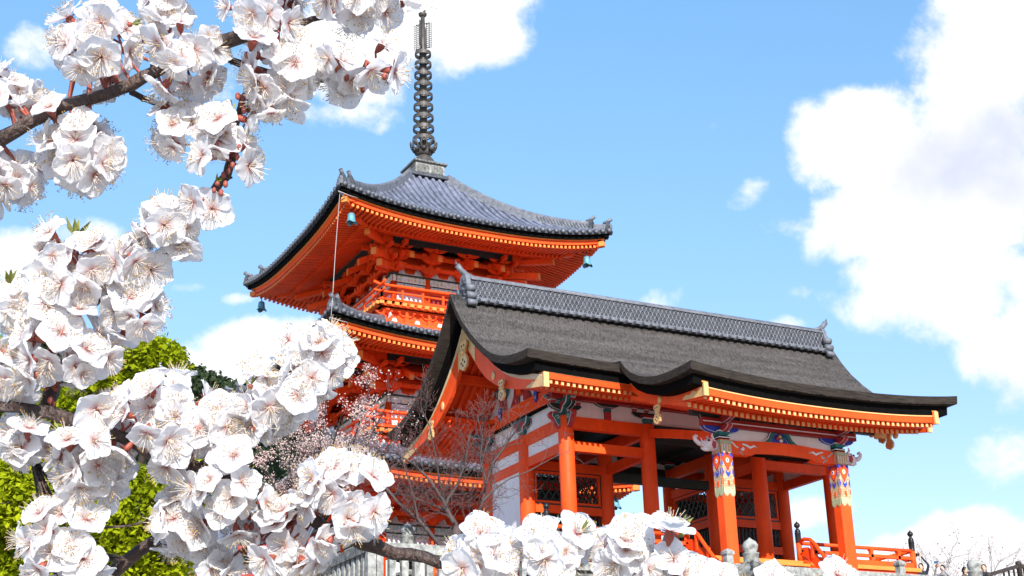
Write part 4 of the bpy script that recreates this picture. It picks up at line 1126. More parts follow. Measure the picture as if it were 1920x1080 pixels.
storey(6.62, 24.84, 24.18, 1.0, 28.55, 2.48, 22.75, 3.45, 21.0, .50, 38, True)
storey(7.12, 19.05, 18.52, 3.30, 20.05, 2.91, 16.96, 3.92, 15.1, .75, 42)
storey(7.28, 13.42, 12.95, 3.75, 14.6, 3.33, 11.25, 4.35, PBASE+.6, .75, 44)
balcony(3.45, 21.85, 21.02, 2.5, 20.2)
balcony(4.03, 15.93, 15.14, 2.95, 14.4)
part('stone_base', lambda b: (b.box((0, 0, PBASE-.3), (11.5, 11.5, 1.6), 'stone'), b.box((0, 0, PBASE+.53), (11.8, 11.8, .14), 'stone')), pag)

# ---- spire
SX = .17
def spire_at(b):
    pass
sp = bpy.data.objects.new('spire', None)
def roban(b):
    b.box((SX, 0, 28.75), (2.3, 2.3, .16), 'tile_dark')
    b.lathe([(1.55, 28.35), (1.42, 28.55), (1.36, 28.56), (1.25, 28.74), (1.2, 28.75), (1.1, 28.95)], (SX, 0, 0), 'tile_dark', 4, False, math.pi/4)
    b.box((SX, 0, 29.25), (1.52, 1.52, .62), 'stone')
    for k in range(4):
        c, s = math.cos(k*math.pi/2), math.sin(k*math.pi/2)
        for u in (-.37, .37):
            b.box((SX+c*.765-s*u, s*.765+c*u, 29.24), (.02 if abs(c) > .5 else .62, .62 if abs(c) > .5 else .02, .40), 'stone_dark')
    b.box((SX, 0, 29.60), (1.76, 1.76, .09), 'stone_dark')
rob = part('spire_pedestal', roban, pag)
part('spire_dome', lambda b: b.lathe([(.58, 29.64), (.57, 29.8), (.48, 30.05), (.33, 30.22), (.20, 30.3)], (SX, 0, 0), 'bronze', 20), pag)
part('spire_mast', lambda b: b.tube([(SX, 0, 30.2), (SX, 0, 36.4), (SX, 0, 38.2)], [.17, .15, .10], 'bronze', 12), pag)
def lotus(b):
    b.lathe([(.25, 30.28), (.36, 30.36), (.42, 30.55), (.30, 30.72), (.24, 30.8)], (SX, 0, 0), 'bronze', 16)
    for i in range(8):
        a = 2*math.pi*(i+.5)/8; d = np.array([math.cos(a), math.sin(a), 0]); n = np.array([-d[1], d[0], 0]); o = np.array([SX, 0, 30.42])
        for sg in (-1, 1):
            b.tube([o+d*.36, o+d*.50+n*sg*.10+[0, 0, .14], o+d*.60+n*sg*.15+[0, 0, .32], o+d*.64+n*sg*.10+[0, 0, .50], o+d*.64+[0, 0, .58]], .045, 'bronze', 6)
        b.sphere(o+d*.47+[0, 0, .12], .10, 'bronze', 6)
part('spire_lotus', lotus, pag)
for i in range(9):
    z = 31.15+i*(35.95-31.15)/8; ro = .54-.0165*i
    def ring(b, z=z, ro=ro):
        n = 28; vs = []; prof = [(ro, -.10), (ro+.012, 0), (ro, .10), (ro-.04, .10), (ro-.04, -.10)]
        for r_, dz in prof:
            vs += [(SX+r_*math.cos(2*math.pi*j/n), r_*math.sin(2*math.pi*j/n), z+dz) for j in range(n)]
        k = len(prof)
        b.add(vs, [(i2*n+j, i2*n+(j+1) % n, ((i2+1) % k)*n+(j+1) % n, ((i2+1) % k)*n+j) for i2 in range(k) for j in range(n)], 'bronze', False)
        for j in range(4):
            a = 2*math.pi*j/4+.5
            b.beam((SX+.1*math.cos(a), .1*math.sin(a), z-.04), (SX+(ro-.02)*math.cos(a), (ro-.02)*math.sin(a), z-.04), .035, .05, 'bronze')
        b.lathe([(.16, -.16), (.185, -.1), (.185, .1), (.16, .16)], (SX, 0, z), 'bronze', 12)
    part('spire_ring', ring, pag)
def flame(b):
    for k in range(4):
        a = math.pi/4+k*math.pi/2; d = np.array([math.cos(a), math.sin(a), 0])
        for (r0, sz) in ((.20, .12), (.36, .13)):
            b.tube([(SX+d[0]*r0, d[1]*r0, 36.25), (SX+d[0]*r0, d[1]*r0, 37.75)], .018, 'bronze', 5)
            for j in range(12):
                z = 36.3+j*.122
                p = np.array([SX, 0, z])+d*r0
                b.tube([p, p+d*sz*.7+[0, 0, -.02], p+d*sz+[0, 0, .05], p+d*sz*.8+[0, 0, .10]], [.022, .02, .016, .004], 'bronze', 4)
        b.beam(np.array([SX, 0, 36.3])+d*.05, np.array([SX, 0, 36.3])+d*.36, .03, .05, 'bronze')
        b.beam(np.array([SX, 0, 37.7])+d*.05, np.array([SX, 0, 37.7])+d*.36, .03, .05, 'bronze')
part('spire_flame', flame, pag)
part('spire_jewel', lambda b: b.lathe([(.10, 38.1), (.2, 38.2), (.22, 38.3), (.12, 38.36), (.16, 38.5), (.13, 38.65), (.02, 38.85)], (SX, 0, 0), 'bronze', 14), pag)
bpy.data.objects.remove(sp)
# lightning wire down the corner
def wire(b):
    p = [(-6.62, -6.55, 24.45), (-6.95, -7.0, 21.5), (-7.1, -7.15, 19.3), (-7.15, -7.15, 18.6), (-6.6, -6.6, 17.6)]
    b.tube(p, .014, 'cable', 5)
    for z, w in ((24.30, 6.6), (18.55, 7.0)):
        b.tube([(-w-.15, -w-.1, z+.1), (-w+.3, -w+.25, z), (-w+.8, -w+.45, z+.02)], .022, 'cable', 5)
        b.tube([(-w-.15, -w-.1, z+.1), (-w+.4, -w+.05, z+.05), (-w+.9, -w+.2, z+.07)], .02, 'cable', 5)
part('lightning_wire', wire, pag)

# ---- wind bells
def bell(label, loc, drop=.28, sc_=1.0):
    t = thing('wind_bell', loc, label, 'bell', 'wind bells at the pagoda eave corners')
    def body(b):
        n = 20; prof = [(.03, 0), (.10, -.03), (.15, -.08), (.165, -.25), (.18, -.38), (.25, -.47)]
        vs = []
        for i, (r_, z) in enumerate(prof):
            for j in range(n):
                a = 2*math.pi*j/n; k = 1+(.12*math.cos(4*a) if i == len(prof)-1 else 0); zz = z+(.05*math.cos(4*a+math.pi) if i == len(prof)-1 else 0)
                vs.append((r_*k*math.cos(a), r_*k*math.sin(a), zz))
        b.add(vs, [(i*n+j, (i+1)*n+j, (i+1)*n+(j+1) % n, i*n+(j+1) % n) for i in range(len(prof)-1) for j in range(n)]+[tuple(range(n))], 'verdigris', True)
    part('bell_body', body, t)
    part('hanger', lambda b: b.tube([(0, 0, drop), (0, 0, -.02)], .025, 'bronze', 6), t)
    part('clapper', lambda b: (b.tube([(0, 0, -.05), (0, 0, -.46)], .015, 'bronze', 5), b.prism([(-.09, 0), (.09, 0), (.05, -.12), (-.05, -.12)], (0, 0, -.44), (.7, -.7, 0), (0, 0, 1), (.7, .7, 0), .02, 'bronze')), t)
    t.scale = (sc_, sc_, sc_)
    return t
def pl(x, y, z): return (PX+x, PYC+y, PZ0+z)
bell('pale blue bell under the top pagoda roof at the corner nearest the viewer', pl(-5.82, -5.82, 23.92))
bell('dark bell hanging at the top pagoda roof corner beside the open sky and white flowers', pl(-6.0, 5.75, 23.75))
bell('blue bell under the top pagoda roof corner above the bark ridge of the gate', pl(5.74, -5.74, 23.78))
bell('small blue bell under the middle pagoda roof just above the white flowers', pl(-6.2, -6.2, 18.22))
bell('blue bell seen through the open aisle of the gate under the lowest pagoda roof', pl(6.35, -6.1, 12.55))
# ================================================================== ground and terraces
FWD = np.array([math.sin(YAW), math.cos(YAW)])
def smooth(a, b, x):
    t = min(1, max(0, (x-a)/(b-a))); return t*t*(3-2*t)
def ground_z(x, y):
    d = x*FWD[0]+y*FWD[1]
    z = 6.1*smooth(10, 35, d)
    z += 2.0*smooth(46, 56, y)*(1-smooth(30, 40, x))
    return z-3*smooth(140, 600, d)
def build_ground():
    b = MB()
    g = np.concatenate([np.linspace(-3000, -120, 8), np.linspace(-90, 140, 70), np.linspace(180, 3000, 9)])
    G = [[(x, y, ground_z(x, y)) for x in g] for y in g]
    b.grid(G, 'ground', True)
    tag(b.build('ground'), kind='structure')
build_ground()
# stone podium of the gate and its front steps
pod = thing('stone_podium', gp(0, 0, -2.5), 'grey stone podium carrying the temple gate and its porch posts', 'podium')
def podium(b):
    b.box((4.0, 1.6, .62), (14.4, 14.4, 1.5), 'stone_dark'); b.box((15.2, 3.5, .615), (8.0, 10.6, 1.5), 'stone_dark')
    for k in range(12):
        b.box((-3.2+.6+k*1.18, -5.56, 1.30), (1.15, .34, .2), 'stone')
part('retaining_wall', podium, pod)
def fsteps(b):
    for k in range(7): b.box((5.08, -5.95-k*.3, 1.12-k*.18), (6.0, .34, .30+.0), 'stone')
part('front_step', fsteps, pod)

# ================================================================== stone fences
def fence(label, loc, L, posts, ret=0.0, group='stone picket fences below the gate'):
    t = thing('stone_fence', loc, label, 'fence', group)
    H = 1.16
    part('top_rail', lambda b: (b.box((L/2, 0, H-.11), (L, .24, .22), 'stone'),), t)
    part('foot_rail', lambda b: b.box((L/2, 0, .12), (L, .30, .24), 'stone_dark'), t)
    n = int(L/.30)
    for i in range(n):
        x = .2+(L-.3)*i/(n-1)
        part('picket', lambda b: b.box((x, 0, .60), (.15, .15, .76), 'stone'), t)
    for x in posts:
        def post(b, x=x):
            b.box((x, 0, .66), (.19, .19, 1.32), 'stone')
            b.lathe([(.13, 1.32), (.12, 1.35), (.175, 1.40), (.175, 1.46), (.09, 1.52), (.02, 1.54)], (x, 0, 0), 'stone', 4, False, math.pi/4)
        part('post', post, t)
    if ret:
        part('top_rail', lambda b: b.box((0, ret/2, H-.11), (.24, ret, .22), 'stone_dark'), t)  # shade of the side run is put into the darker stone colour
        part('foot_rail', lambda b: b.box((0, ret/2, .12), (.30, ret, .24), 'stone_dark'), t)
        m = int(ret/.30)
        for i in range(1, m):
            part('picket', lambda b: b.box((0, i*.30, .60), (.15, .15, .76), 'stone'), t)
    return t
FY = -7.5
fence('grey stone picket fence under the bare tree, turning a corner in front of the pagoda', gp(-9.42, FY, -2.43), 4.2, [0, 4.1], 5.5)
fence('grey stone picket fence with capped posts below the painted porch posts', gp(-1.6, FY, -2.43), 9.2, [1.8, 7.42])

# ================================================================== stone lanterns
def lantern_parts(t):
    part('base', lambda b: (b.lathe([(.42, 0), (.40, .14), (.30, .18), (.26, .26), (.17, .30)], (0, 0, 0), 'stone_dark', 6, False)), t)
    part('shaft', lambda b: b.lathe([(.15, .28), (.14, .55), (.165, .58), (.165, .64), (.14, .67), (.15, .95)], (0, 0, 0), 'stone_dark', 14), t)
    def fire(b):
        b.lathe([(.16, .95), (.34, 1.06), (.34, 1.13)], (0, 0, 0), 'stone_dark', 6, False)
        b.lathe([(.22, 1.13), (.22, 1.42)], (0, 0, 0), 'stone', 6, False)
        for k in range(6):
            a = math.pi/6+k*math.pi/3
            b.box((.192*math.cos(a), .192*math.sin(a), 1.28), (.012, .13, .17), 'black', [[math.cos(a), math.sin(a), 0], [-math.sin(a), math.cos(a), 0], [0, 0, 1]])
    part('firebox', fire, t)
    def cap(b):
        n = 6; V = []; prof = [(.24, 1.42), (.46, 1.43), (.48, 1.50), (.34, 1.58), (.22, 1.70), (.15, 1.78)]
        for i, (r_, z) in enumerate(prof):
            for j in range(24):
                a = 2*math.pi*j/24; c = abs(((j % 4)/4.0)-.5)*2
                rr = r_*(.90+.10*c**2); zz = z+(.10*c**3 if i in (1, 2) else (.05*c**3 if i == 3 else 0))
                V.append((rr*math.cos(a), rr*math.sin(a), zz))
        b.add(V, [(i*24+j, i*24+(j+1) % 24, (i+1)*24+(j+1) % 24, (i+1)*24+j) for i in range(5) for j in range(24)]+[tuple(range(23, -1, -1)), tuple(120+j for j in range(24))], 'stone_dark', False)
        for j in range(6):
            a = 2*math.pi*j/6; d = np.array([math.cos(a), math.sin(a), 0])
            b.tube([d*.16+[0, 0, 1.79], d*.30+[0, 0, 1.66], d*.43+[0, 0, 1.60], d*.50+[0, 0, 1.68], d*.46+[0, 0, 1.74]], [.04, .05, .055, .05, .025], 'stone_dark', 6)
    part('lantern_roof', cap, t)
    part('jewel', lambda b: b.lathe([(.15, 1.77), (.17, 1.80), (.17, 1.97), (.19, 1.99), (.12, 2.02), (.16, 2.08), (.175, 2.16), (.13, 2.24), (.05, 2.29), (.01, 2.33)], (0, 0, 0), 'stone', 14), t)
ln = thing('stone_lantern', (0, 0, 0), 'weathered stone lantern with a round jewel top in front of the painted porch post', 'stone lantern', 'stone lanterns')
lantern_parts(ln)
def lantern_at(t, px, py, depth, top=2.33, sc_=1.0):
    p = sight(px, py, depth); t.location = (p[0], p[1], p[2]-top*sc_); t.scale = (sc_,)*3
lantern_at(ln, 1405, 1008, 30.5)
l2 = copy_tree(ln); l2['label'] = 'stone lantern behind the picket fence under the bare tree'
lantern_at(l2, 765, 979, 33.5)
l3 = copy_tree(ln); l3['label'] = 'stone lantern with a round jewel top standing before the dark handrail and visitors'
lantern_at(l3, 1824, 1045, 34.0)

# dark timber handrail by the visitors
def on_plane(px, py, yl):
    d = ray(px, py); return EYE+d*((GY+yl)/d[1])
h0 = on_plane(1853, 1077, -1.6); h1 = on_plane(1910, 1060, -1.6)
hr = thing('timber_handrail', (h0[0], h0[1], GZ-1.13), 'dark timber handrail rising to a rounded post beside the visitors', 'handrail')
zA = h0[2]-GZ+1.13; zB = h1[2]-GZ+1.13; xB = h1[0]-h0[0]
part('hand_rail', lambda b: b.beam((0, 0, zA-.02), (xB, 0, zB-.02), .10, .12, 'wood_dark'), hr)
part('hand_rail', lambda b: b.beam((xB+.05, 0, zB-.02), (xB+3, 0, zB-.02), .10, .12, 'wood_dark'), hr)
for x, h in ((0, zA+.05), (xB, zB+.14), (xB+2.9, zB+.14)):
    part('post', lambda b: b.lathe([(.09, 0), (.09, h-.14), (.11, h-.12), (.10, h-.03), (.05, h)], (x, 0, 0), 'wood_dark', 12), hr)
for k in range(3, 14):
    x = k*.24; z = zA+(zB-zA)*min(1, x/xB)-.06
    if abs(x-xB) > .1: part('baluster', lambda b: b.box((x, 0, z/2+.03), (.05, .05, z-.06), 'wood_dark'), hr)

# ================================================================== people
def person(label, loc, rz, top, legs, arms, hair='hair', hold=None, height=1.66, headturn=0.0):
    t = thing('person', loc, label, 'person', 'visitors on the upper terrace', rz)
    k = height/1.70
    me = bpy.data.meshes.new('body'); v = []; e = []; rad = []
    def n(p, r_, par=None):
        v.append(np.array(p)*k); rad.append(r_ if hasattr(r_, '__len__') else (r_, r_))
        if par is not None: e.append((par, len(v)-1))
        return len(v)-1
    pel = n((0, 0, .94), (.15, .11)); sp1 = n((0, .0, 1.12), (.14, .10), pel); ch = n((0, .0, 1.30), (.165, .115), sp1)
    nb = n((0, .01, 1.45), (.085, .075), ch); nk = n((0, -.005, 1.52), (.05, .052), nb)
    for s in (-1, 1):
        h = n((s*.095, 0, .86), (.085, .085), pel); kn = n((s*.10, -.02, .48), (.06, .062), h); an = n((s*.10, .02, .09), (.042, .045), kn)
        n((s*.11, -.14, .04), (.04, .032), an)
        sh = n((s*.19, 0, 1.40), (.058, .058), ch)
        el, wr = arms[0 if s < 0 else 1]
        a = n(el, .042, sh); w = n(wr, .030, a)
    me.from_pydata([tuple(p) for p in v], e, [])
    o = bpy.data.objects.new('body', me); COL.objects.link(o); o.parent = t
    sk = o.modifiers.new('skin', 'SKIN'); sk.use_smooth_shade = True
    for i, r_ in enumerate(rad):
        me.skin_vertices[0].data[i].radius = (r_[0]*k, r_[1]*k)
    me.skin_vertices[0].data[0].use_root = True
    o.modifiers.new('sub', 'SUBSURF').render_levels = 2
    me.materials.append(M[top])
    H = np.array((0, -.03, 1.60))*k
    def head(b):
        b.sphere(H, .105*k, 'skin', 14, (.78, .92, 1.12))
        b.sphere(H+np.array([0, -.045, -.055])*k, .062*k, 'skin', 10, (.85, .8, .9))
        b.tube([H+np.array([0, -.09, .02])*k, H+np.array([0, -.118, -.022])*k], [.009*k, .017*k], 'skin', 6)
        for s in (-1, 1):
            b.sphere(H+np.array([s*.082, .005, -.012])*k, .024*k, 'skin', 6, (.4, .8, 1.2))
            b.sphere(H+np.array([s*.034, -.088, .012])*k, .011*k, 'black', 6)
        b.box(H+np.array([0, -.098, -.062])*k, (.042*k, .008, .008), 'red')
        b.tube([H+np.array([0, 0, -.07])*k, H+np.array([0, .015, -.16])*k], [.048*k, .05*k], 'skin', 10)
    hd = part('head', head, t)
    def hairf(b):
        b.sphere(H+np.array([0, .018, .022])*k, .113*k, hair, 14, (.83, .90, 1.06))
        b.sphere(H+np.array([0, .05, -.05])*k, .085*k, hair, 10, (.95, .62, 1.1))
    part('hair', hairf, t)
    for s in (-1, 1):
        el, wr = arms[0 if s < 0 else 1]; el = V3(el)*k; wr = V3(wr)*k; d = unit(wr-el)
        def hand(b):
            up = np.array([0, -1.0, 0]); sd_ = unit(np.cross(d, up)); nn = np.cross(sd_, d)
            c = wr+d*.05
            b.box(c, (.085, .075, .03), 'skin', [d, sd_, nn])
            for q, ln_ in ((-.028, .058), (-.010, .070), (.009, .066), (.027, .050)):
                r0 = c+d*.042+sd_*q
                b.tube([r0, r0+d*ln_*.5+nn*.006, r0+d*ln_*.85+nn*.022], [.0095, .009, .007], 'skin', 6)
            b.tube([c-sd_*s*.036-d*.02, c-sd_*s*.062+d*.012, c-sd_*s*.064+d*.04+nn*.01], [.011, .0105, .008], 'skin', 6)
        part('hand', hand, t)
    def trousers(b):
        for s in (-1, 1):
            b.tube([np.array((s*.085, 0, .95))*k, np.array((s*.10, -.015, .50))*k, np.array((s*.10, .02, .08))*k], [.115*k, .088*k, .072*k], legs, 12)
    part('trousers', trousers, t)
    return t
ZT = 7.39
def at_local(px, py, height):
    """where a standing person of this height has the head on the sight line"""
    d = ray(px, py); return EYE+d*((ZT+1.60*height/1.70-EYE[2])/d[2])
p1 = at_local(1727, 1063, 1.60)
P_1 = person('person in a navy coat raising both arms to take a photo over the rail', (p1[0], p1[1], ZT), R(-60), 'cloth_dark', 'cloth_dark', [((-.31, -.10, 1.62), (-.10, -.22, 1.94)), ((.31, -.10, 1.62), (.10, -.22, 1.94))], height=1.60)
c1 = thing('camera_body', (p1[0], p1[1], ZT), 'small black camera held overhead by the person in navy', 'camera', rz=R(-60))
part('body_shell', lambda b: (b.box((0, -.23, 1.90), (.14, .05, .09), 'phone_black'), b.box((.03, -.23, 1.955), (.05, .04, .02), 'phone_black')), c1) if M.setdefault('phone_black', mat('black_plastic', (.02, .02, .02), .35, .1, 8)) else None
part('lens', lambda b: b.cyl((0, -.255, 1.895), (0, -.305, 1.895), .034, 'phone_black', 14), c1)
p2 = at_local(1768, 1066, 1.58)
P_2 = person('person in a grey sweater lifting a phone in front of their face', (p2[0], p2[1], ZT), R(-72), 'cloth_grey', 'cloth_dark', [((-.30, -.16, 1.30), (-.08, -.34, 1.62)), ((.32, -.14, 1.26), (.07, -.34, 1.62))], hair='hair', height=1.58)
c2 = thing('phone', (p2[0], p2[1], ZT), 'blue cased phone held up by the person in grey', 'phone', rz=R(-72))
part('phone_case', lambda b: b.box((0, -.42, 1.66), (.15, .012, .075), 'phone'), c2)
part('phone_screen', lambda b: b.box((0, -.412, 1.66), (.14, .004, .068), 'phone_black'), c2)
p3 = at_local(1808, 1070, 1.62)
person('person with short black hair standing just before the dark handrail', (p3[0], p3[1], ZT), R(20), 'cloth_brown', 'cloth_dark', [((-.25, .02, 1.14), (-.24, -.10, .90)), ((.25, .02, 1.14), (.24, -.10, .90))], height=1.62)
p4 = at_local(1845, 1065, 1.68)
person('person with brown hair in a dark jacket above the dark handrail', (p4[0], p4[1], ZT), R(-60), 'cloth_dark', 'cloth_brown', [((-.25, .02, 1.14), (-.22, -.12, .92)), ((.25, .02, 1.14), (.22, -.12, .92))], hair='cloth_brown', height=1.68)

# ================================================================== small red hall low behind the leafy tree
def small_hall():
    o = sight(230, 1035, 27.0)
    t = thing('small_hall', (o[0], o[1], o[2]-3.0), 'low red and white hall with a grey tiled roof behind the leafy tree', 'hall', rz=-YAW)
    w = 3.4
    part('wall', lambda b: b.box((0, 1.6, 1.3), (2*w-.8, 2.6, 2.9), 'plaster'), t)
    for x in np.linspace(-w+.5, w-.5, 6):
        part('pillar', lambda b: b.box((x, .28, 1.3), (.16, .12, 2.9), 'red_deep'), t)
    part('wall_beam', lambda b: b.box((0, .27, 2.45), (2*w-.8, .14, .2), 'red_deep'), t)
    part('wall_beam', lambda b: b.box((0, .27, 1.5), (2*w-.8, .14, .16), 'red_deep'), t)
    part('eave_fascia', lambda b: b.box((0, -.28, 2.96), (2*w, .1, .12), 'red_deep'), t)
    def raf(b):
        n = 34
        for i in range(n): b.beam((-w+.1+(2*w-.2)*i/(n-1), -.33, 2.86), (-w+.1+(2*w-.2)*i/(n-1), .4, 3.05), .08, .09, 'red_deep')
    part('eave_rafter_slat', raf, t)
    def rf(b):
        prof = [(-.4, 3.03), (.3, 3.22), (1.0, 3.55), (1.6, 3.95)]
        b.grid([[(x, y, z) for x in (-w-.1, w+.1)] for y, z in prof], 'tile', False)
        b.grid([[(x, 3.2-y, z) for x in (-w-.1, w+.1)] for y, z in prof], 'tile', False, True)
        for i in range(30):
            x = -w+2*w*i/29
            b.tube([(x, y, z+.03) for y, z in prof], .07, 'tile', 6, True)
        b.box((0, 1.6, 4.02), (2*w+.2, .26, .26), 'tile_ridge')
    part('tile_roof', rf, t)
small_hall()

# ================================================================== far wooded hill
def hill_z(u, v):
    """u along the view's right, v depth"""
    return 0
def hills():
    b = MB()
    G = []
    for j, dep in enumerate(np.linspace(150, 330, 12)):
        row = []
        for i, px in enumerate(np.linspace(-500, 1300, 40)):
            top = np.interp(px, [-500, 0, 200, 300, 360, 420, 520, 700, 1000, 1300], [640, 640, 650, 662, 690, 712, 735, 900, 1250, 1500])
            k = math.sin(math.pi*min(1, j/7.0)/2)
            p = sight(px, top+18, dep); z = 2+(p[2]-2)*k*(1.0 if j <= 7 else 1.0)
            row.append((p[0], p[1], max(3.0, z*(.78+.22*k))))
        G.append(row)
    b.grid(G, 'leaf_dark', True)
    tag(b.build('hill'), kind='structure')
    rnd = random.Random(5); f = MB()
    for k in range(1500):
        px = rnd.uniform(-260, 640); dep = rnd.uniform(196, 262)
        j = (dep-150)/180*11
        top = np.interp(px, [-500, 0, 200, 300, 360, 420, 520, 700], [640, 640, 650, 662, 690, 712, 735, 900])
        p = sight(px, top+18+rnd.uniform(-4, 16), dep); r_ = rnd.uniform(1.0, 2.0)
        for q in range(34):
            d = unit([rnd.gauss(0, 1), rnd.gauss(0, 1), rnd.gauss(.2, 1)]); c = p+d*r_*rnd.uniform(.5, 1.05)*np.array([1, 1, 1.25]); s_ = rnd.uniform(.25, .5)
            a1 = unit([rnd.gauss(0, 1), rnd.gauss(0, 1), rnd.gauss(0, 1)]); a2 = unit(np.cross(a1, d)+1e-3)
            f.add([c-a1*s_, c+a2*s_*.7, c+a1*s_, c-a2*s_*.7], [(0, 1, 2, 3)], 'leaf_dark')
    tag(f.build('pine_forest'), kind='stuff')
hills()

# ================================================================== trees
def limb(b, p, d, r_, ln, rnd, m, depth, tips, segs=5, droop=0.0, wig=.18, split=(2, 3), shrink=.68, up=.1, nside=6, minr=.004):
    pts = [V3(p)]; rad = [r_]; d = unit(d); st = ln/segs
    for i in range(segs):
        d = unit(d+np.array([rnd.gauss(0, wig), rnd.gauss(0, wig), rnd.gauss(0, wig)+up-droop]))
        pts.append(pts[-1]+d*st); rad.append(max(minr, r_*(1-.42*(i+1)/segs)))
        if depth > 0 and i >= 1 and rnd.random() < .55:
            sd_ = unit(np.cross(d, [rnd.gauss(0, 1), rnd.gauss(0, 1), rnd.gauss(0, 1)]))
            limb(b, pts[-1], d*.65+sd_*.75, rad[-1]*.62, ln*rnd.uniform(.45, .75), rnd, m, depth-1, tips, segs, droop, wig, split, shrink, up, max(3, nside-1), minr)
    b.tube(pts, rad, m, nside, False)
    tips.append((pts[-1], d))
    if depth > 0:
        for k in range(rnd.randint(*split)):
            sd_ = unit(np.cross(d, [rnd.gauss(0, 1), rnd.gauss(0, 1), rnd.gauss(0, 1)]))
            limb(b, pts[-1], d*.8+sd_*.55, rad[-1]*.8, ln*shrink*rnd.uniform(.8, 1.1), rnd, m, depth-1, tips, segs, droop, wig, split, shrink, up, max(3, nside-1), minr)
    for q in pts[2:]: tips.append((q, d))

def leaf(b, c, d, n, s, m, fold=.25, wide=.34):
    """pointed leaf: two halves folded along the midrib"""
    d = unit(d); w = unit(np.cross(d, n)); nn = np.cross(w, d)
    p = [c, c+d*s*.45+w*s*wide-nn*s*fold*.4, c+d*s-nn*s*.12, c+d*s*.45-w*s*wide-nn*s*fold*.4, c+d*s*.5]
    b.add(p, [(0, 1, 4), (1, 2, 4), (0, 4, 3), (4, 2, 3)], m)

def leafy_tree():
    base = sight(180, 1500, 19.0); base[2] = ground_z(base[0], base[1])
    t = thing('leafy_tree', base, 'bright yellow green leafy tree behind the white blossoms', 'tree')
    rnd = random.Random(11); tb = MB(); tips = []
    blobs = [(255, 690, 85, 70, 0), (300, 680, 50, 45, .2), (215, 730, 80, 60, .3), (90, 930, 120, 80, -.4), (20, 900, 90, 60, 0), (250, 960, 100, 90, -.2), (150, 1050, 200, 70, .3), (40, 1030, 90, 80, .6), (330, 910, 70, 60, .5), (120, 800, 150, 80, 1.0), (300, 1040, 60, 50, 0), (-120, 900, 160, 160, .5), (-90, 700, 140, 100, .8)]
    tb.tube([(0, 0, -.2), (.05, 0, 1.2), (0, .1, 2.4)], [.2, .17, .14], 'twig_dark', 10)
    cr = MB()
    k = 19.0/FPX
    for (px, py, rx, ry, dd) in blobs:
        c = sight(px, py, 19.0+dd)-base
        tb.tube([(0, .1, 2.3), V3((0, 0, 2.3))*.5+c*.5+np.array([0, 0, -.25]), c-np.array([0, 0, .1])], [.09, .06, .02], 'twig_dark', 6, False)
        for q in range(6):
            a = unit([rnd.gauss(0, 1), rnd.gauss(0, 1), rnd.gauss(.2, 1)])
            tb.tube([c-np.array([0, 0, .1]), c+a*rx*k*.5, c+a*rx*k*.95+np.array([0, 0, .05])], [.02, .012, .004], 'twig', 4, False)
        n = int(rx*ry*.20)
        for i in range(n):
            d = unit([rnd.gauss(0, 1), rnd.gauss(0, 1), rnd.gauss(0, 1)]); rr = rnd.uniform(.45, 1.0)**.5
            off = CR*d[0]*rx*k*rr+CU*d[1]*ry*k*rr+CF*d[2]*rx*k*.6*rr
            # leaves hang in little sprays
            for h in range(3):
                dl = unit(np.array([rnd.gauss(0, .7), rnd.gauss(0, .7), -.35+rnd.gauss(0, .4)])); nl = unit([rnd.gauss(0, .5), rnd.gauss(-.3, .5), 1.0])
                leaf(cr, c+off+np.array([rnd.gauss(0, .05), rnd.gauss(0, .05), rnd.gauss(0, .04)]), dl, nl, rnd.choice((.05, .07, .085, .10, .13)), 'leaf_lime')
    tb.build('trunk', t); cr.build('crown', t)
leafy_tree()

def bloom(b, c, s, m, rnd):
    a1 = unit([rnd.gauss(0, 1), rnd.gauss(0, 1), rnd.gauss(0, 1)]); a2 = unit(np.cross(a1, [rnd.gauss(0, 1), rnd.gauss(0, 1), rnd.gauss(0, 1)])); a3 = np.cross(a1, a2)
    P = [c+s*(a1*math.cos(a)+a2*math.sin(a))+a3*s*.35 for a in np.linspace(0, 2*math.pi, 6)[:-1]]
    b.add([c]+P, [(0, i+1, (i+1) % 5+1) for i in range(5)], m)

def pink_tree():
    dep = 36.0; k = dep/FPX
    base = sight(570, 1350, dep); base[2] = ground_z(base[0], base[1])
    t = thing('pink_cherry_tree', base, 'pale pink flowering cherry tree in front of the pagoda', 'tree')
    rnd = random.Random(3); tb = MB(); cr = MB(); tips = []
    tb.tube([(0, 0, -.2), (.05, 0, 1.0), (-.05, .1, 2.2)], [.17, .14, .12], 'twig_dark', 8)
    stems = [(640, 780), (690, 740), (600, 730), (540, 800), (700, 800), (580, 860), (500, 880), (640, 850), (480, 1040), (540, 1000), (430, 1050), (560, 900), (690, 870), (740, 820), (620, 700), (720, 770)]
    for (px, py) in stems:
        e = sight(px, py, dep+rnd.uniform(-1, 1))-base; s0 = np.array([0, .1, 2.0]); m_ = s0*.45+e*.55+np.array([rnd.gauss(0, .15), 0, -.25])
        tb.tube([s0, s0*.75+e*.25, m_, e], [.06, .05, .035, .015], 'twig_dark', 6, False)
        for q in range(4):
            limb(tb, m_+(e-m_)*q/3, unit(e-m_)+np.array([rnd.gauss(0, .6), rnd.gauss(0, .6), .2]), .016, .62, rnd, 'twig_dark', 1, tips, 4, 0, .2, (2, 3), .7, .03, 4, .004)
    for (p, d) in tips:
        pxr = (np.dot(p+base-EYE, CR)/np.dot(p+base-EYE, CF))*FPX+960
        n = rnd.randint(6, 13) if pxr < 705 else rnd.randint(0, 2)
        for i in range(n):
            bloom(cr, p+np.array([rnd.gauss(0, .075), rnd.gauss(0, .075), rnd.gauss(0, .07)]), rnd.uniform(.015, .026), 'pink_bloom', rnd)
    tb.build('trunk', t); cr.build('crown', t)
pink_tree()

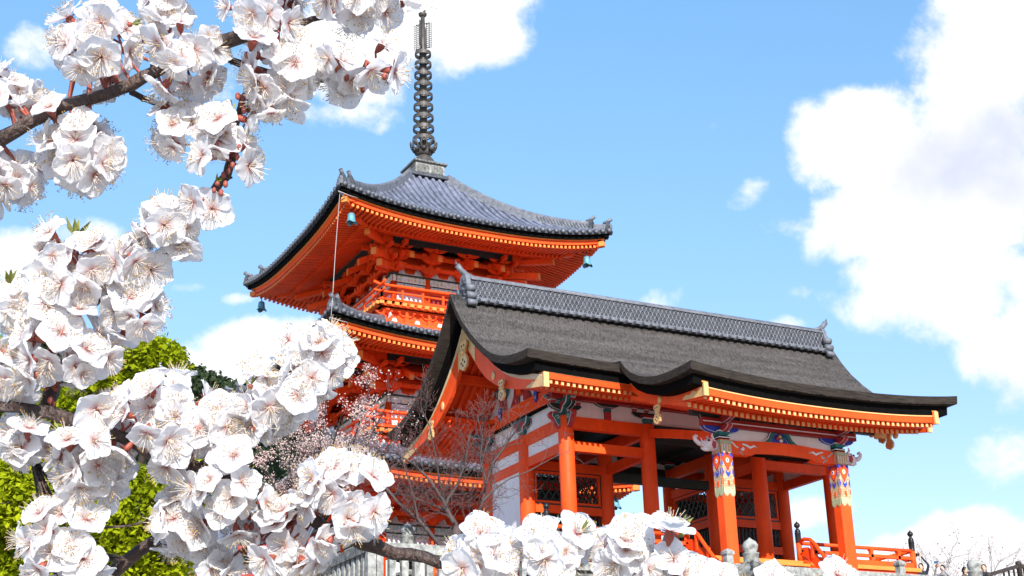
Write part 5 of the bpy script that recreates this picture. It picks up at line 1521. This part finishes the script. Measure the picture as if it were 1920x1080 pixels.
def bare_tree():
    dep = 33.2
    base = sight(856, 1340, dep); base[2] = ground_z(base[0], base[1])
    t = thing('bare_tree', base, 'bare grey tree with fine tangled twigs before the gate gable', 'tree')
    rnd = random.Random(21)
    S = lambda pts, dd=0: [sight(x, y, dep+dd+.02*i)-base for i, (x, y) in enumerate(pts)]
    tb = MB()
    tb.tube([(0, 0, -.2), sight(858, 1120, dep)-base, sight(858, 1030, dep)-base, sight(856, 985, dep)-base], [.15, .13, .12, .10], 'twig', 10)
    tb.build('trunk', t)
    stems = [([(856, 985), (846, 968), (834, 955), (840, 935), (856, 912), (872, 870), (880, 820)], .055, 0),
             ([(860, 1030), (823, 1020), (784, 974), (745, 941), (716, 905), (700, 860)], .06, -.3),
             ([(858, 1000), (878, 985), (895, 972), (905, 940), (912, 906), (922, 870), (946, 838), (968, 806)], .05, .2),
             ([(895, 974), (915, 962), (931, 953)], .035, .3),
             ([(905, 940), (930, 915), (955, 898), (990, 884), (1030, 862), (1070, 842)], .022, -.5),
             ([(850, 980), (832, 940), (806, 900), (776, 870), (742, 850), (706, 846)], .045, -.2),
             ([(834, 955), (812, 948), (770, 930), (730, 925)], .03, .3),
             ([(846, 968), (826, 915), (818, 860), (806, 800), (790, 766)], .035, .4),
             ([(912, 906), (900, 860), (905, 820), (895, 780)], .025, 0),
             ([(784, 974), (775, 930), (760, 880), (745, 830)], .03, -.4)]
    tips = []
    tw = MB()
    for pts, r_, dd in stems:
        P = S(pts, dd)
        bb = MB(); bb.tube(P, list(np.linspace(r_, r_*.35, len(P))), 'twig', 7, False); bb.build('limb', t)
        for i in range(1, len(P)):
            for q in range(1 if pts[0] in ((905, 940), (895, 974)) else 4):
                a = P[i-1]+(P[i]-P[i-1])*rnd.random()
                d = unit(P[i]-P[i-1])*.6+np.array([rnd.gauss(0, .6), rnd.gauss(0, .6), rnd.gauss(.35, .5)])
                limb(tw, a, d, max(.008, r_*.22), rnd.uniform(.40, .75), rnd, 'twig', 2, tips, 5, 0, .24, (1, 2), .66, .06, 4, .0035)
    for (p, d) in tips[::3]:
        tw.sphere(p, .009, 'calyx', 3)
    tw.build('crown', t)
bare_tree()

def far_tree(px, py, dep, h, label, seed):
    base = sight(px, 1250, dep); base[2] = ground_z(base[0], base[1])+1.0
    top = sight(px, py, dep)
    t = thing('budding_tree', base, label, 'tree', 'thin budding trees beyond the visitors')
    rnd = random.Random(seed); tb = MB(); cr = MB(); tips = []
    hh = top[2]-base[2]
    tb.tube([(0, 0, -1), (0, 0, hh*.55), (.2, 0, hh*.7)], [.16, .12, .09], 'twig', 7)
    for k in range(9):
        a = k*.7+rnd.random(); limb(tb, (0, 0, hh*(.5+.03*k)), (math.cos(a)*.8, math.sin(a)*.8, .75), .035, h, rnd, 'twig_hazed', 2, tips, 4, 0, .18, (2, 3), .7, .05, 4, .006)
    for (p, d) in tips:
        for i in range(rnd.randint(-2, 1)):
            bloom(cr, p+np.array([rnd.gauss(0, .14), rnd.gauss(0, .14), rnd.gauss(0, .12)]), rnd.uniform(.03, .06), 'pink_bloom', rnd)
    tb.build('trunk', t); cr.build('crown', t)
far_tree(1765, 1035, 62, 1.5, 'thin budding tree against the cloud just beyond the photographing visitors', 8)
far_tree(1865, 1035, 66, 1.5, 'thin budding tree against the cloud above the dark handrail', 9)
# ================================================================== apricot trees: branches and blossoms close to the viewer
CM = 0.01
def flower_geo(seed, open_=1.0):
    """one five-petalled blossom facing +z, unit = cm; returns (petals, stamens, calyx) builders"""
    rnd = random.Random(seed)
    pe = MB(); pe.tint = []
    for k in range(5):
        a0 = 2*math.pi*k/5+rnd.gauss(0, .07)
        ln = 1.62*rnd.uniform(.9, 1.08); wd = .84*rnd.uniform(.9, 1.12); cup = rnd.uniform(.10, .55)/open_; tw = rnd.gauss(0, .18); rl = rnd.uniform(-.25, .45)
        nu, nv = 9, 10; V = []; T = []
        ph = rnd.uniform(0, 6.28); ph2 = rnd.uniform(0, 6.28); nt = rnd.uniform(.03, .22); wv = rnd.uniform(.03, .10)
        for i in range(nu+1):
            u = math.sin(math.pi/2*i/nu)**1.15 if i < nu else 1.0
            half = wd*((.10+.90*math.sin(math.pi/2*u/.58)**1.25) if u < .58 else math.sqrt(max(0, 1-((u-.58)/.42)**2)))
            for j in range(nv+1):
                v = -1+2*j/nv
                r_ = .12+ln*u-(nt*ln*max(0, 1-abs(v)*2.6) if u > .85 else 0)*(u-.85)/.15-.12*ln*u*abs(v)**3
                x = r_; y = half*v
                z = .12+cup*(u**1.25)*ln*.62-rl*ln*.35*max(0, u-.55)**1.5*3+.20*half*(v*v)*(1-.3*u)+wv*math.sin(3.1*v+ph)*u+.075*math.sin(8*v+ph2)*u*u+.03*math.sin(9*u+ph)*v
                y += tw*z*.5
                ca, sa = math.cos(a0), math.sin(a0)
                V.append((x*ca-y*sa, x*sa+y*ca, z)); T.append(u)
        pe.add(np.array(V)*CM, [(i*(nv+1)+j, (i+1)*(nv+1)+j, (i+1)*(nv+1)+j+1, i*(nv+1)+j+1) for i in range(nu) for j in range(nv)], 'petal', True); pe.tint.append(np.array(T))
    st = MB()
    for i in range(28):
        a = rnd.uniform(0, 6.28); sp = rnd.uniform(.15, .95); ln = rnd.uniform(.85, 1.5)
        p0 = np.array([.12*math.cos(a), .12*math.sin(a), .14]); d = unit([math.cos(a)*sp, math.sin(a)*sp, 1.0])
        p1 = p0+d*ln*.55; p2 = p0+d*ln+np.array([math.cos(a), math.sin(a), 0])*.12
        st.tube([p0*CM, p1*CM, p2*CM], [.021*CM, .016*CM, .012*CM], 'filament', 3, False)
        s = .058*rnd.uniform(.75, 1.2)*CM; c = p2*CM
        st.add([c+[s, 0, 0], c+[0, s, 0], c-[s, 0, 0], c-[0, s, 0], c+[0, 0, s*1.2], c-[0, 0, s*1.2]], [(0, 1, 4), (1, 2, 4), (2, 3, 4), (3, 0, 4), (1, 0, 5), (2, 1, 5), (3, 2, 5), (0, 3, 5)], 'anther')
    ca = MB()
    ca.lathe([(.10*CM, -1.0*CM), (.16*CM, -.85*CM), (.30*CM, -.55*CM), (.36*CM, -.15*CM), (.26*CM, .10*CM), (.16*CM, .15*CM)], (0, 0, 0), 'calyx', 9)
    for k in range(5):
        a = 2*math.pi*(k+.5)/5; c, s = math.cos(a), math.sin(a); n_ = np.array([-s, c, 0])
        P = [np.array([c*.28, s*.28, -.08]), np.array([c*.55, s*.55, .06])+n_*.26, np.array([c*.98, s*.98, .02]), np.array([c*.55, s*.55, .06])-n_*.26]
        ca.add(np.array(P)*CM, [(0, 1, 2), (0, 2, 3)], 'calyx')
    return pe, st, ca
KIN = []
for sd_ in range(8):
    KIN.append(flower_geo(100+sd_, 1.0 if sd_ in (0, 1, 2, 3, 6, 7) else .58))

def meshes_of(i):
    out = []
    for nm, b in zip(('petal_whorl', 'stamen_tuft', 'calyx'), KIN[i]):
        o = b.build(nm); me = o.data; bpy.data.objects.remove(o); out.append(me)
    return out
KMESH = [meshes_of(i) for i in range(8)]

def orient(n, spin):
    n = unit(n); _, s, u = frame(n, (.3, .1, 1))
    a = s*math.cos(spin)+u*math.sin(spin); b = np.cross(n, a)
    return np.stack([a, b, n], 1)          # columns

def px_of(p):
    d = V3(p)-EYE; w = np.dot(d, CF); return 960+FPX*np.dot(d, CR)/w, 540-FPX*np.dot(d, CU)/w, w

def make_apricot(label, trunk, branches, clusters, singles, seed, cap=100):
    base = trunk[0][0]
    t = thing('apricot_tree', base, label, 'tree', 'blossoming apricot trees')
    rnd = random.Random(seed)
    b = MB(); P = [V3(p)-base for p, r_ in trunk]; b.tube(P, [r_ for p, r_ in trunk], 'bark', 14); b.build('trunk', t)
    allp = []
    for (pts, dep) in branches:
        W = [V3(q[:3]) for q in pts]; rad = [q[4]*dep/FPX for q in pts]
        # densify with small kinks and nodes
        D = []; Rr = []
        for i in range(len(W)-1):
            n = max(2, int(np.linalg.norm(W[i+1]-W[i])/.012)); n = min(n, 14)
            for j in range(n):
                f = j/n; f2 = f*f*(3-2*f)*.35+f*.65
                r_ = rad[i]+(rad[i+1]-rad[i])*f
                D.append(W[i]+(W[i+1]-W[i])*f+np.array([rnd.gauss(0, 1), rnd.gauss(0, 1), rnd.gauss(0, 1)])*r_*.10)
                Rr.append(r_*rnd.uniform(.93, 1.06)*(1.16 if rnd.random() < .12 else 1.0))
        D.append(W[-1]); Rr.append(rad[-1])
        b = MB(); b.tube([p-base for p in D], Rr, 'bark', 12)
        # little spur knobs
        for i in range(2, len(D)-2, 5):
            a = rnd.uniform(0, 6.28); d, s, u = frame(D[i+1]-D[i]); o = (s*math.cos(a)+u*math.sin(a))
            b.tube([D[i]-base, D[i]+o*Rr[i]*1.25-base], [Rr[i]*.5, Rr[i]*.22], 'bark', 7)
        b.build('branch', t)
        allp += D
    allp = np.array(allp)
    F = []
    for (cx, cy, rad, n, dep) in clusters:
        n = max(3, int(round(n*1.24)))
        cc = sight(cx, cy, dep); rw = rad*dep/FPX
        g = math.pi*(3-math.sqrt(5)); off = rnd.uniform(0, 6.28)
        for i in range(n):
            rr = math.sqrt((i+.35)/n); a = i*g+off
            u = rr*math.cos(a)+rnd.gauss(0, .16); v = rr*math.sin(a)+rnd.gauss(0, .16)
            n_ = n; k = rad-27 if rad > 60 else rad*.5
            w = math.sqrt(max(0, 1-min(1, rr*rr*.9)))
            p = cc+(CR*u+CU*v)*(max(k, 10)*dep/FPX)-CF*(w*.62-.22)*rw+CF*rnd.gauss(0, .007)
            nrm = CR*(u*1.15+rnd.gauss(0, .38))+CU*(v*1.15+.05+rnd.gauss(0, .38))-CF*(.30+.62*w)
            F.append((p, nrm, rnd.choice((.62, .74, .80, .85, .90, .95)), rnd.choice([0, 1, 2, 3, 6, 7, 0, 1, 2, 3, 6, 7, 4, 5])))
        # a deeper ring showing backs and sides of petals
        for i in range(max(2, int(n*.45))):
            a = rnd.uniform(0, 6.28); k = max(rad-40, 8)
            p = cc+(CR*math.cos(a)+CU*math.sin(a))*(k*.95*dep/FPX)+CF*.016
            F.append((p, CR*math.cos(a)+CU*math.sin(a)+CF*rnd.uniform(-.2, .5), rnd.uniform(.66, .90), rnd.choice([0, 1, 2, 3, 4, 6, 7])))
    for (px, py, dep, nx, ny, nz, sc_) in singles:
        F.append((sight(px, py, dep), CR*nx-CU*ny-CF*nz, sc_, rnd.choice([0, 1, 2, 3, 4, 6, 7]) if nz > .2 else 4))
    def size(f):
        x, y, w = px_of(f[0]); inside = (-40 < x < 1960) and (-40 < y < 1120)
        return (inside, -w+(.0 if inside else -9))
    G_ = []
    for (p, nrm, sc_, kind) in F:             # no flower sits inside the wood
        if np.sqrt(((allp-p)**2).sum(1).min()) < .017: p = p-CF*.020+CU*rnd.uniform(-.004, .012)
        G_.append((p, nrm, sc_, kind))
    F = G_
    F.sort(key=size, reverse=True)
    st_b = MB(); st_b.tint = []
    for idx, (p, nrm, sc_, kind) in enumerate(F):
        Rm = orient(nrm, rnd.uniform(0, 6.28))
        if idx < cap:
            me = KMESH[kind]
            o = bpy.data.objects.new('blossom', me[0]); COL.objects.link(o); o.parent = t
            mm = Matrix([[*(Rm[i]*sc_), float(p[i]-base[i])] for i in range(3)]+[[0, 0, 0, 1]])
            o.matrix_local = mm
            for nm, m_ in (('stamen_tuft', me[1]), ('calyx', me[2])):
                c = bpy.data.objects.new(nm, m_); COL.objects.link(c); c.parent = o
        else:
            for b_ in KIN[kind]:
                vs = np.concatenate(b_.v); o_ = st_b.n
                st_b.v.append((vs*sc_) @ Rm.T+(p-base)); st_b.n += len(vs)
                ks = [st_b.mi(m_) for m_ in b_.mats]
                for f_, mi_, s_ in zip(b_.f, b_.m, b_.s):
                    st_b.f.append([o_+q for q in f_]); st_b.m.append(ks[mi_]); st_b.s.append(s_)
                st_b.tint.append(np.concatenate(b_.tint) if b_.tint is not None else np.ones(len(vs)))
        # stalk back towards the nearest wood
    if st_b.n: tag(st_b.build('blossom', t), kind='stuff')
    stk = MB()
    for (p, nrm, sc_, kind) in F:
        q = p-unit(nrm)*.0095*sc_
        i = int(np.argmin(((allp-q)**2).sum(1))); e = allp[i]
        if np.linalg.norm(e-q) < .075:
            m_ = q*.5+e*.5-unit(nrm)*.004
            far = np.linalg.norm(e-q) > .05
            stk.tube([q-base, m_-base, e-base], [.0008, .0009, .0014], 'bark' if far else 'calyx', 5, False)
    tag(stk.build('blossom_stalk', t), kind='stuff')
    return t, base

def leaf_buds(t, base, spots, seed):
    rnd = random.Random(seed)
    for (px, py, dep, dx, dy, ln) in spots:
        b = MB(); p = sight(px, py, dep)-base; d = unit(CR*dx-CU*dy)
        for k in range(5):
            dd = unit(d+np.array([rnd.gauss(0, .28), rnd.gauss(0, .28), rnd.gauss(0, .28)])); n = unit(np.cross(dd, [rnd.gauss(0, 1), rnd.gauss(0, 1), rnd.gauss(0, 1)]))
            leaf(b, p, dd, n, ln*dep/FPX*rnd.uniform(.55, .95), 'bud_leaf', .4, .15)
        b.sphere(p-d*.001, .0019, 'calyx', 7)
        b.build('leaf_bud', t)
def flower_buds(t, base, spots, seed):
    rnd = random.Random(seed)
    for (px, py, dep) in spots:
        b = MB(); p = sight(px, py, dep)-base
        for k in range(rnd.randint(2, 4)):
            c = p+np.array([rnd.gauss(0, .0034), rnd.gauss(0, .0034), rnd.gauss(0, .0034)])
            b.sphere(c, rnd.uniform(.0012, .0021), 'calyx', 8, (1, 1, 1.5))
        b.build('flower_bud', t)

D1 = 1.0
def trunk_pts(lat, dep, tops):
    p0 = EYE+np.array([FWD[0], FWD[1], 0])*dep+np.array([_r[0], _r[1], 0])*lat
    return [(np.array([p0[0]+dx, p0[1]+dy, z]), r_) for (dx, dy, z, r_) in tops]
tr1 = trunk_pts(-1.02, 1.5, [(0, 0, ground_z(0, 1.5)-.1, .10), (.0, .01, .5, .085), (.03, 0, 1.3, .075), (.02, .03, 1.9, .065), (.04, .02, 2.3, .045), (.10, .04, 2.75, .02)])
tr2 = trunk_pts(-.86, 1.05, [(0, 0, -.1, .085), (.01, 0, .5, .07), (0, .02, 1.2, .06), (.03, .02, 1.62, .05), (.02, .0, 1.95, .035), (-.02, .02, 2.3, .015)])
T1 = lambda z: (*[float(np.interp(z, [p[2] for p, r_ in tr1], [p[i] for p, r_ in tr1])) for i in range(2)], z, 'w')
T2 = lambda z: (*[float(np.interp(z, [p[2] for p, r_ in tr2], [p[i] for p, r_ in tr2])) for i in range(2)], z, 'w')
B_UP = [
    ([(T1(2.02), 34), (-420, 420, 24), (-150, 330, 19), (0, 262, 15), (60, 226, 13), (130, 196, 12), (200, 175, 12), (250, 158, 13), (292, 132, 12), (330, 112, 12), (385, 92, 13), (430, 74, 14), (480, 60, 13), (520, 48, 10), (565, 42, 7), (606, 32, 5)], .985),
    ([(288, 136, 8), (297, 100, 7), (304, 60, 7), (306, 34, 6), (318, 0, 6), (330, -60, 5)], 1.02),
    ([(430, 75, 8), (470, 40, 7), (520, 0, 6), (600, -10, 5), (680, -8, 4), (790, 0, 3)], 1.02),
    ([(246, 172, 6), (268, 184, 6), (290, 194, 5), (325, 215, 4)], 1.02),
    ([(400, 95, 8), (435, 113, 7), (470, 127, 7), (500, 134, 6), (560, 150, 5), (620, 150, 5), (660, 152, 5), (705, 158, 4), (735, 150, 3)], 1.0),
    ([(T1(1.86), 24), (-400, 690, 15), (-120, 700, 11), (0, 690, 9), (60, 655, 9), (110, 596, 9), (170, 575, 9), (220, 530, 8), (262, 500, 8), (300, 492, 8), (318, 465, 8), (345, 425, 9), (372, 398, 8), (402, 356, 9), (424, 330, 9), (436, 300, 9), (445, 270, 9), (440, 240, 7), (452, 200, 7), (456, 178, 6)], .99),
    ([(120, 590, 7), (126, 545, 6), (134, 500, 6), (136, 470, 5), (138, 446, 4)], .98),
]
B_LOW = [
    ([(T2(1.80), 30), (-300, 800, 18), (-60, 760, 13), (40, 765, 11), (95, 776, 14), (160, 795, 13), (220, 815, 12), (290, 850, 15), (340, 870, 16), (380, 882, 13), (450, 905, 13), (510, 935, 15), (560, 955, 14), (610, 990, 13), (680, 1015, 14), (740, 1035, 13), (800, 1046, 11), (850, 1068, 11), (930, 1100, 10), (1060, 1110, 9), (1170, 1100, 9), (1215, 1050, 9), (1246, 1020, 9), (1262, 995, 8)], .962),
    ([(90, 776, 13), (92, 742, 14), (100, 712, 16), (106, 690, 13), (100, 660, 8)], 1.0),
    ([(60, 780, 8), (50, 820, 7), (58, 850, 6)], .99),
    ([(318, 862, 8), (323, 900, 8), (328, 930, 7), (332, 965, 5)], 1.0),
    ([(T2(1.5), 26), (-250, 1300, 20), (60, 1180, 16), (190, 1092, 14), (240, 1052, 13), (285, 1018, 12), (340, 996, 9), (400, 1010, 6)], 1.02),
    ([(486, 925, 8), (494, 965, 8), (508, 1002, 7), (535, 1036, 6)], .99),
    ([(370, 880, 10), (420, 850, 9), (455, 800, 9), (500, 750, 8), (545, 705, 8), (585, 670, 7), (600, 640, 4)], .99),
    ([(980, 1106, 8), (1010, 1060, 9), (1040, 1030, 8), (1062, 1008, 6)], .98),
    ([(870, 1080, 7), (895, 1045, 7), (900, 1020, 5)], .98),
]
def to_world(brs):
    out = []
    for pts, dep in brs:
        W = []; 
        for q in pts:
            if isinstance(q[0], tuple): W.append((q[0][0], q[0][1], q[0][2], 'w', q[1]))
            else: 
                p = sight(q[0], q[1], dep); W.append((p[0], p[1], p[2], 'w', q[2]))
        out.append((W, dep))
    return out
C_UP = [  # x, y, radius, flowers, depth
    (185, 92, 104, 13, 1.0), (18, 178, 66, 7, 1.0), (150, 290, 92, 11, .99), (25, 335, 66, 7, 1.0), (358, 125, 80, 9, .99), (340, 243, 78, 7, .99),
    (322, 22, 68, 6, 1.01), (505, 18, 92, 11, 1.0), (672, 0, 80, 9, 1.0), (520, 148, 92, 11, .98), (640, 150, 52, 5, .99), (112, 505, 56, 4, .98), (170, 500, 80, 9, .97), (250, 480, 52, 4, .98),
    (28, 572, 56, 5, .98), (125, 660, 100, 12, .96), (250, 585, 70, 6, .97), (25, 705, 68, 7, .97), (312, 425, 62, 5, .98), (345, 462, 44, 3, .98), (90, 600, 70, 5, .97), (415, 265, 42, 3, .98)]
S_UP = [(785, -16, 1.0, .35, -.1, .8, 1.1), (760, -10, 1.0, .2, -.6, .5, 1.0), (700, 160, .99, .3, .6, .35, .9), (742, 155, .99, .9, .1, .25, .95), (722, 120, 1.0, .6, -.6, .3, .8), (392, 325, .98, -.6, -.1, .5, .95), (466, 312, .98, .7, .1, .4, .95), (398, 392, .97, .2, .1, .9, .95), (112, 440, .98, -.4, -.6, .4, .9), (466, 280, 1.0, .5, -.6, .1, .8), (375, 385, .98, -.5, .2, .6, .9), (470, 230, 1.0, .8, .2, -.1, .8), (282, 505, .97, .4, .3, .8, .95), (222, 575, .97, .4, .5, .7, .95)]
C_LOW = [
    (60, 832, 66, 6, .99), (312, 782, 112, 15, .97), (165, 872, 92, 11, .97), (595, 678, 82, 10, .97), (488, 770, 82, 10, .97), (430, 922, 94, 12, .96), (345, 985, 82, 9, .97),
    (645, 925, 100, 13, .95), (122, 1025, 104, 13, .96), (545, 1030, 88, 11, .96), (205, 770, 52, 4, .98), (905, 1045, 70, 7, .95), (1035, 1040, 76, 8, .95), (1165, 1050, 82, 9, .95), (1258, 1062, 44, 4, .96), (410, 1062, 50, 4, .98),
    (560, 745, 60, 5, .97), (420, 800, 50, 4, .98)]
S_LOW = [(1250, 985, .95, .1, -.9, .12, 1.0), (1185, 1000, .95, -.1, -.5, .7, 1.0), (1080, 1000, .95, .4, -.6, .5, .95), (1010, 1005, .95, -.2, -.7, .5, .95), (905, 1000, .95, 0, -.7, .5, 1.0), (1392, 1098, .96, -.1, -.6, .5, .9), (1438, 1098, .96, .2, -.6, .5, .9), (1340, 1092, .96, .2, -.5, .7, .9), (1558, 1100, .96, .1, -.7, .4, .9), (1538, 1100, .96, -.4, -.6, .4, .8), (1298, 1078, .96, .3, -.3, .8, .95), (480, 700, .98, -.2, -.7, .4, .9), (870, 1060, .95, -.5, .1, .8, .95)]

# a long low shoot below the lower edge of the view carries the few blossoms that peep in
B_LOW.append(([(1170, 1104, 8), (1290, 1112, 7), (1400, 1116, 6), (1500, 1118, 5), (1565, 1110, 4)], .97))
t1, b1 = make_apricot('white blossoming apricot tree whose boughs arch across the open sky beside the spire', tr1, to_world(B_UP), C_UP, S_UP, 41)
t2, b2 = make_apricot('white blossoming apricot tree whose boughs spread low before the leafy tree and the pagoda foot', tr2, to_world(B_LOW), C_LOW, S_LOW, 42)
leaf_buds(t1, b1, [(433, 208, .98, -.1, -1, 30), (452, 262, .98, .2, -1, 34), (140, 444, .97, .15, -1, 46), (18, 535, .97, 0, -1, 40), (246, 45, .97, 1, -.4, 26), (408, 342, .97, .2, -1, 22)], 3)
leaf_buds(t2, b2, [(1275, 990, .95, .6, -.7, 36), (1088, 998, .95, .6, -.6, 44), (470, 722, .96, .2, -1, 24), (1270, 1008, .95, .8, -.3, 26)], 4)
flower_buds(t1, b1, [(457, 188, .98), (428, 220, .98), (470, 128, .98), (484, 102, .98), (470, 100, .98), (448, 285, .97), (432, 305, .97), (466, 210, .98), (655, 150, .98), (670, 154, .98), (712, 155, .97), (415, 350, .97)], 5)
flower_buds(t2, b2, [(98, 730, .97), (112, 715, .97), (90, 745, .97), (300, 870, .98), (500, 985, .96), (540, 985, .96), (470, 980, .96), (1240, 1030, .95), (1225, 1045, .95), (1040, 1030, .95), (1058, 1035, .95), (60, 815, .97), (620, 985, .95), (480, 800, .96)], 6)
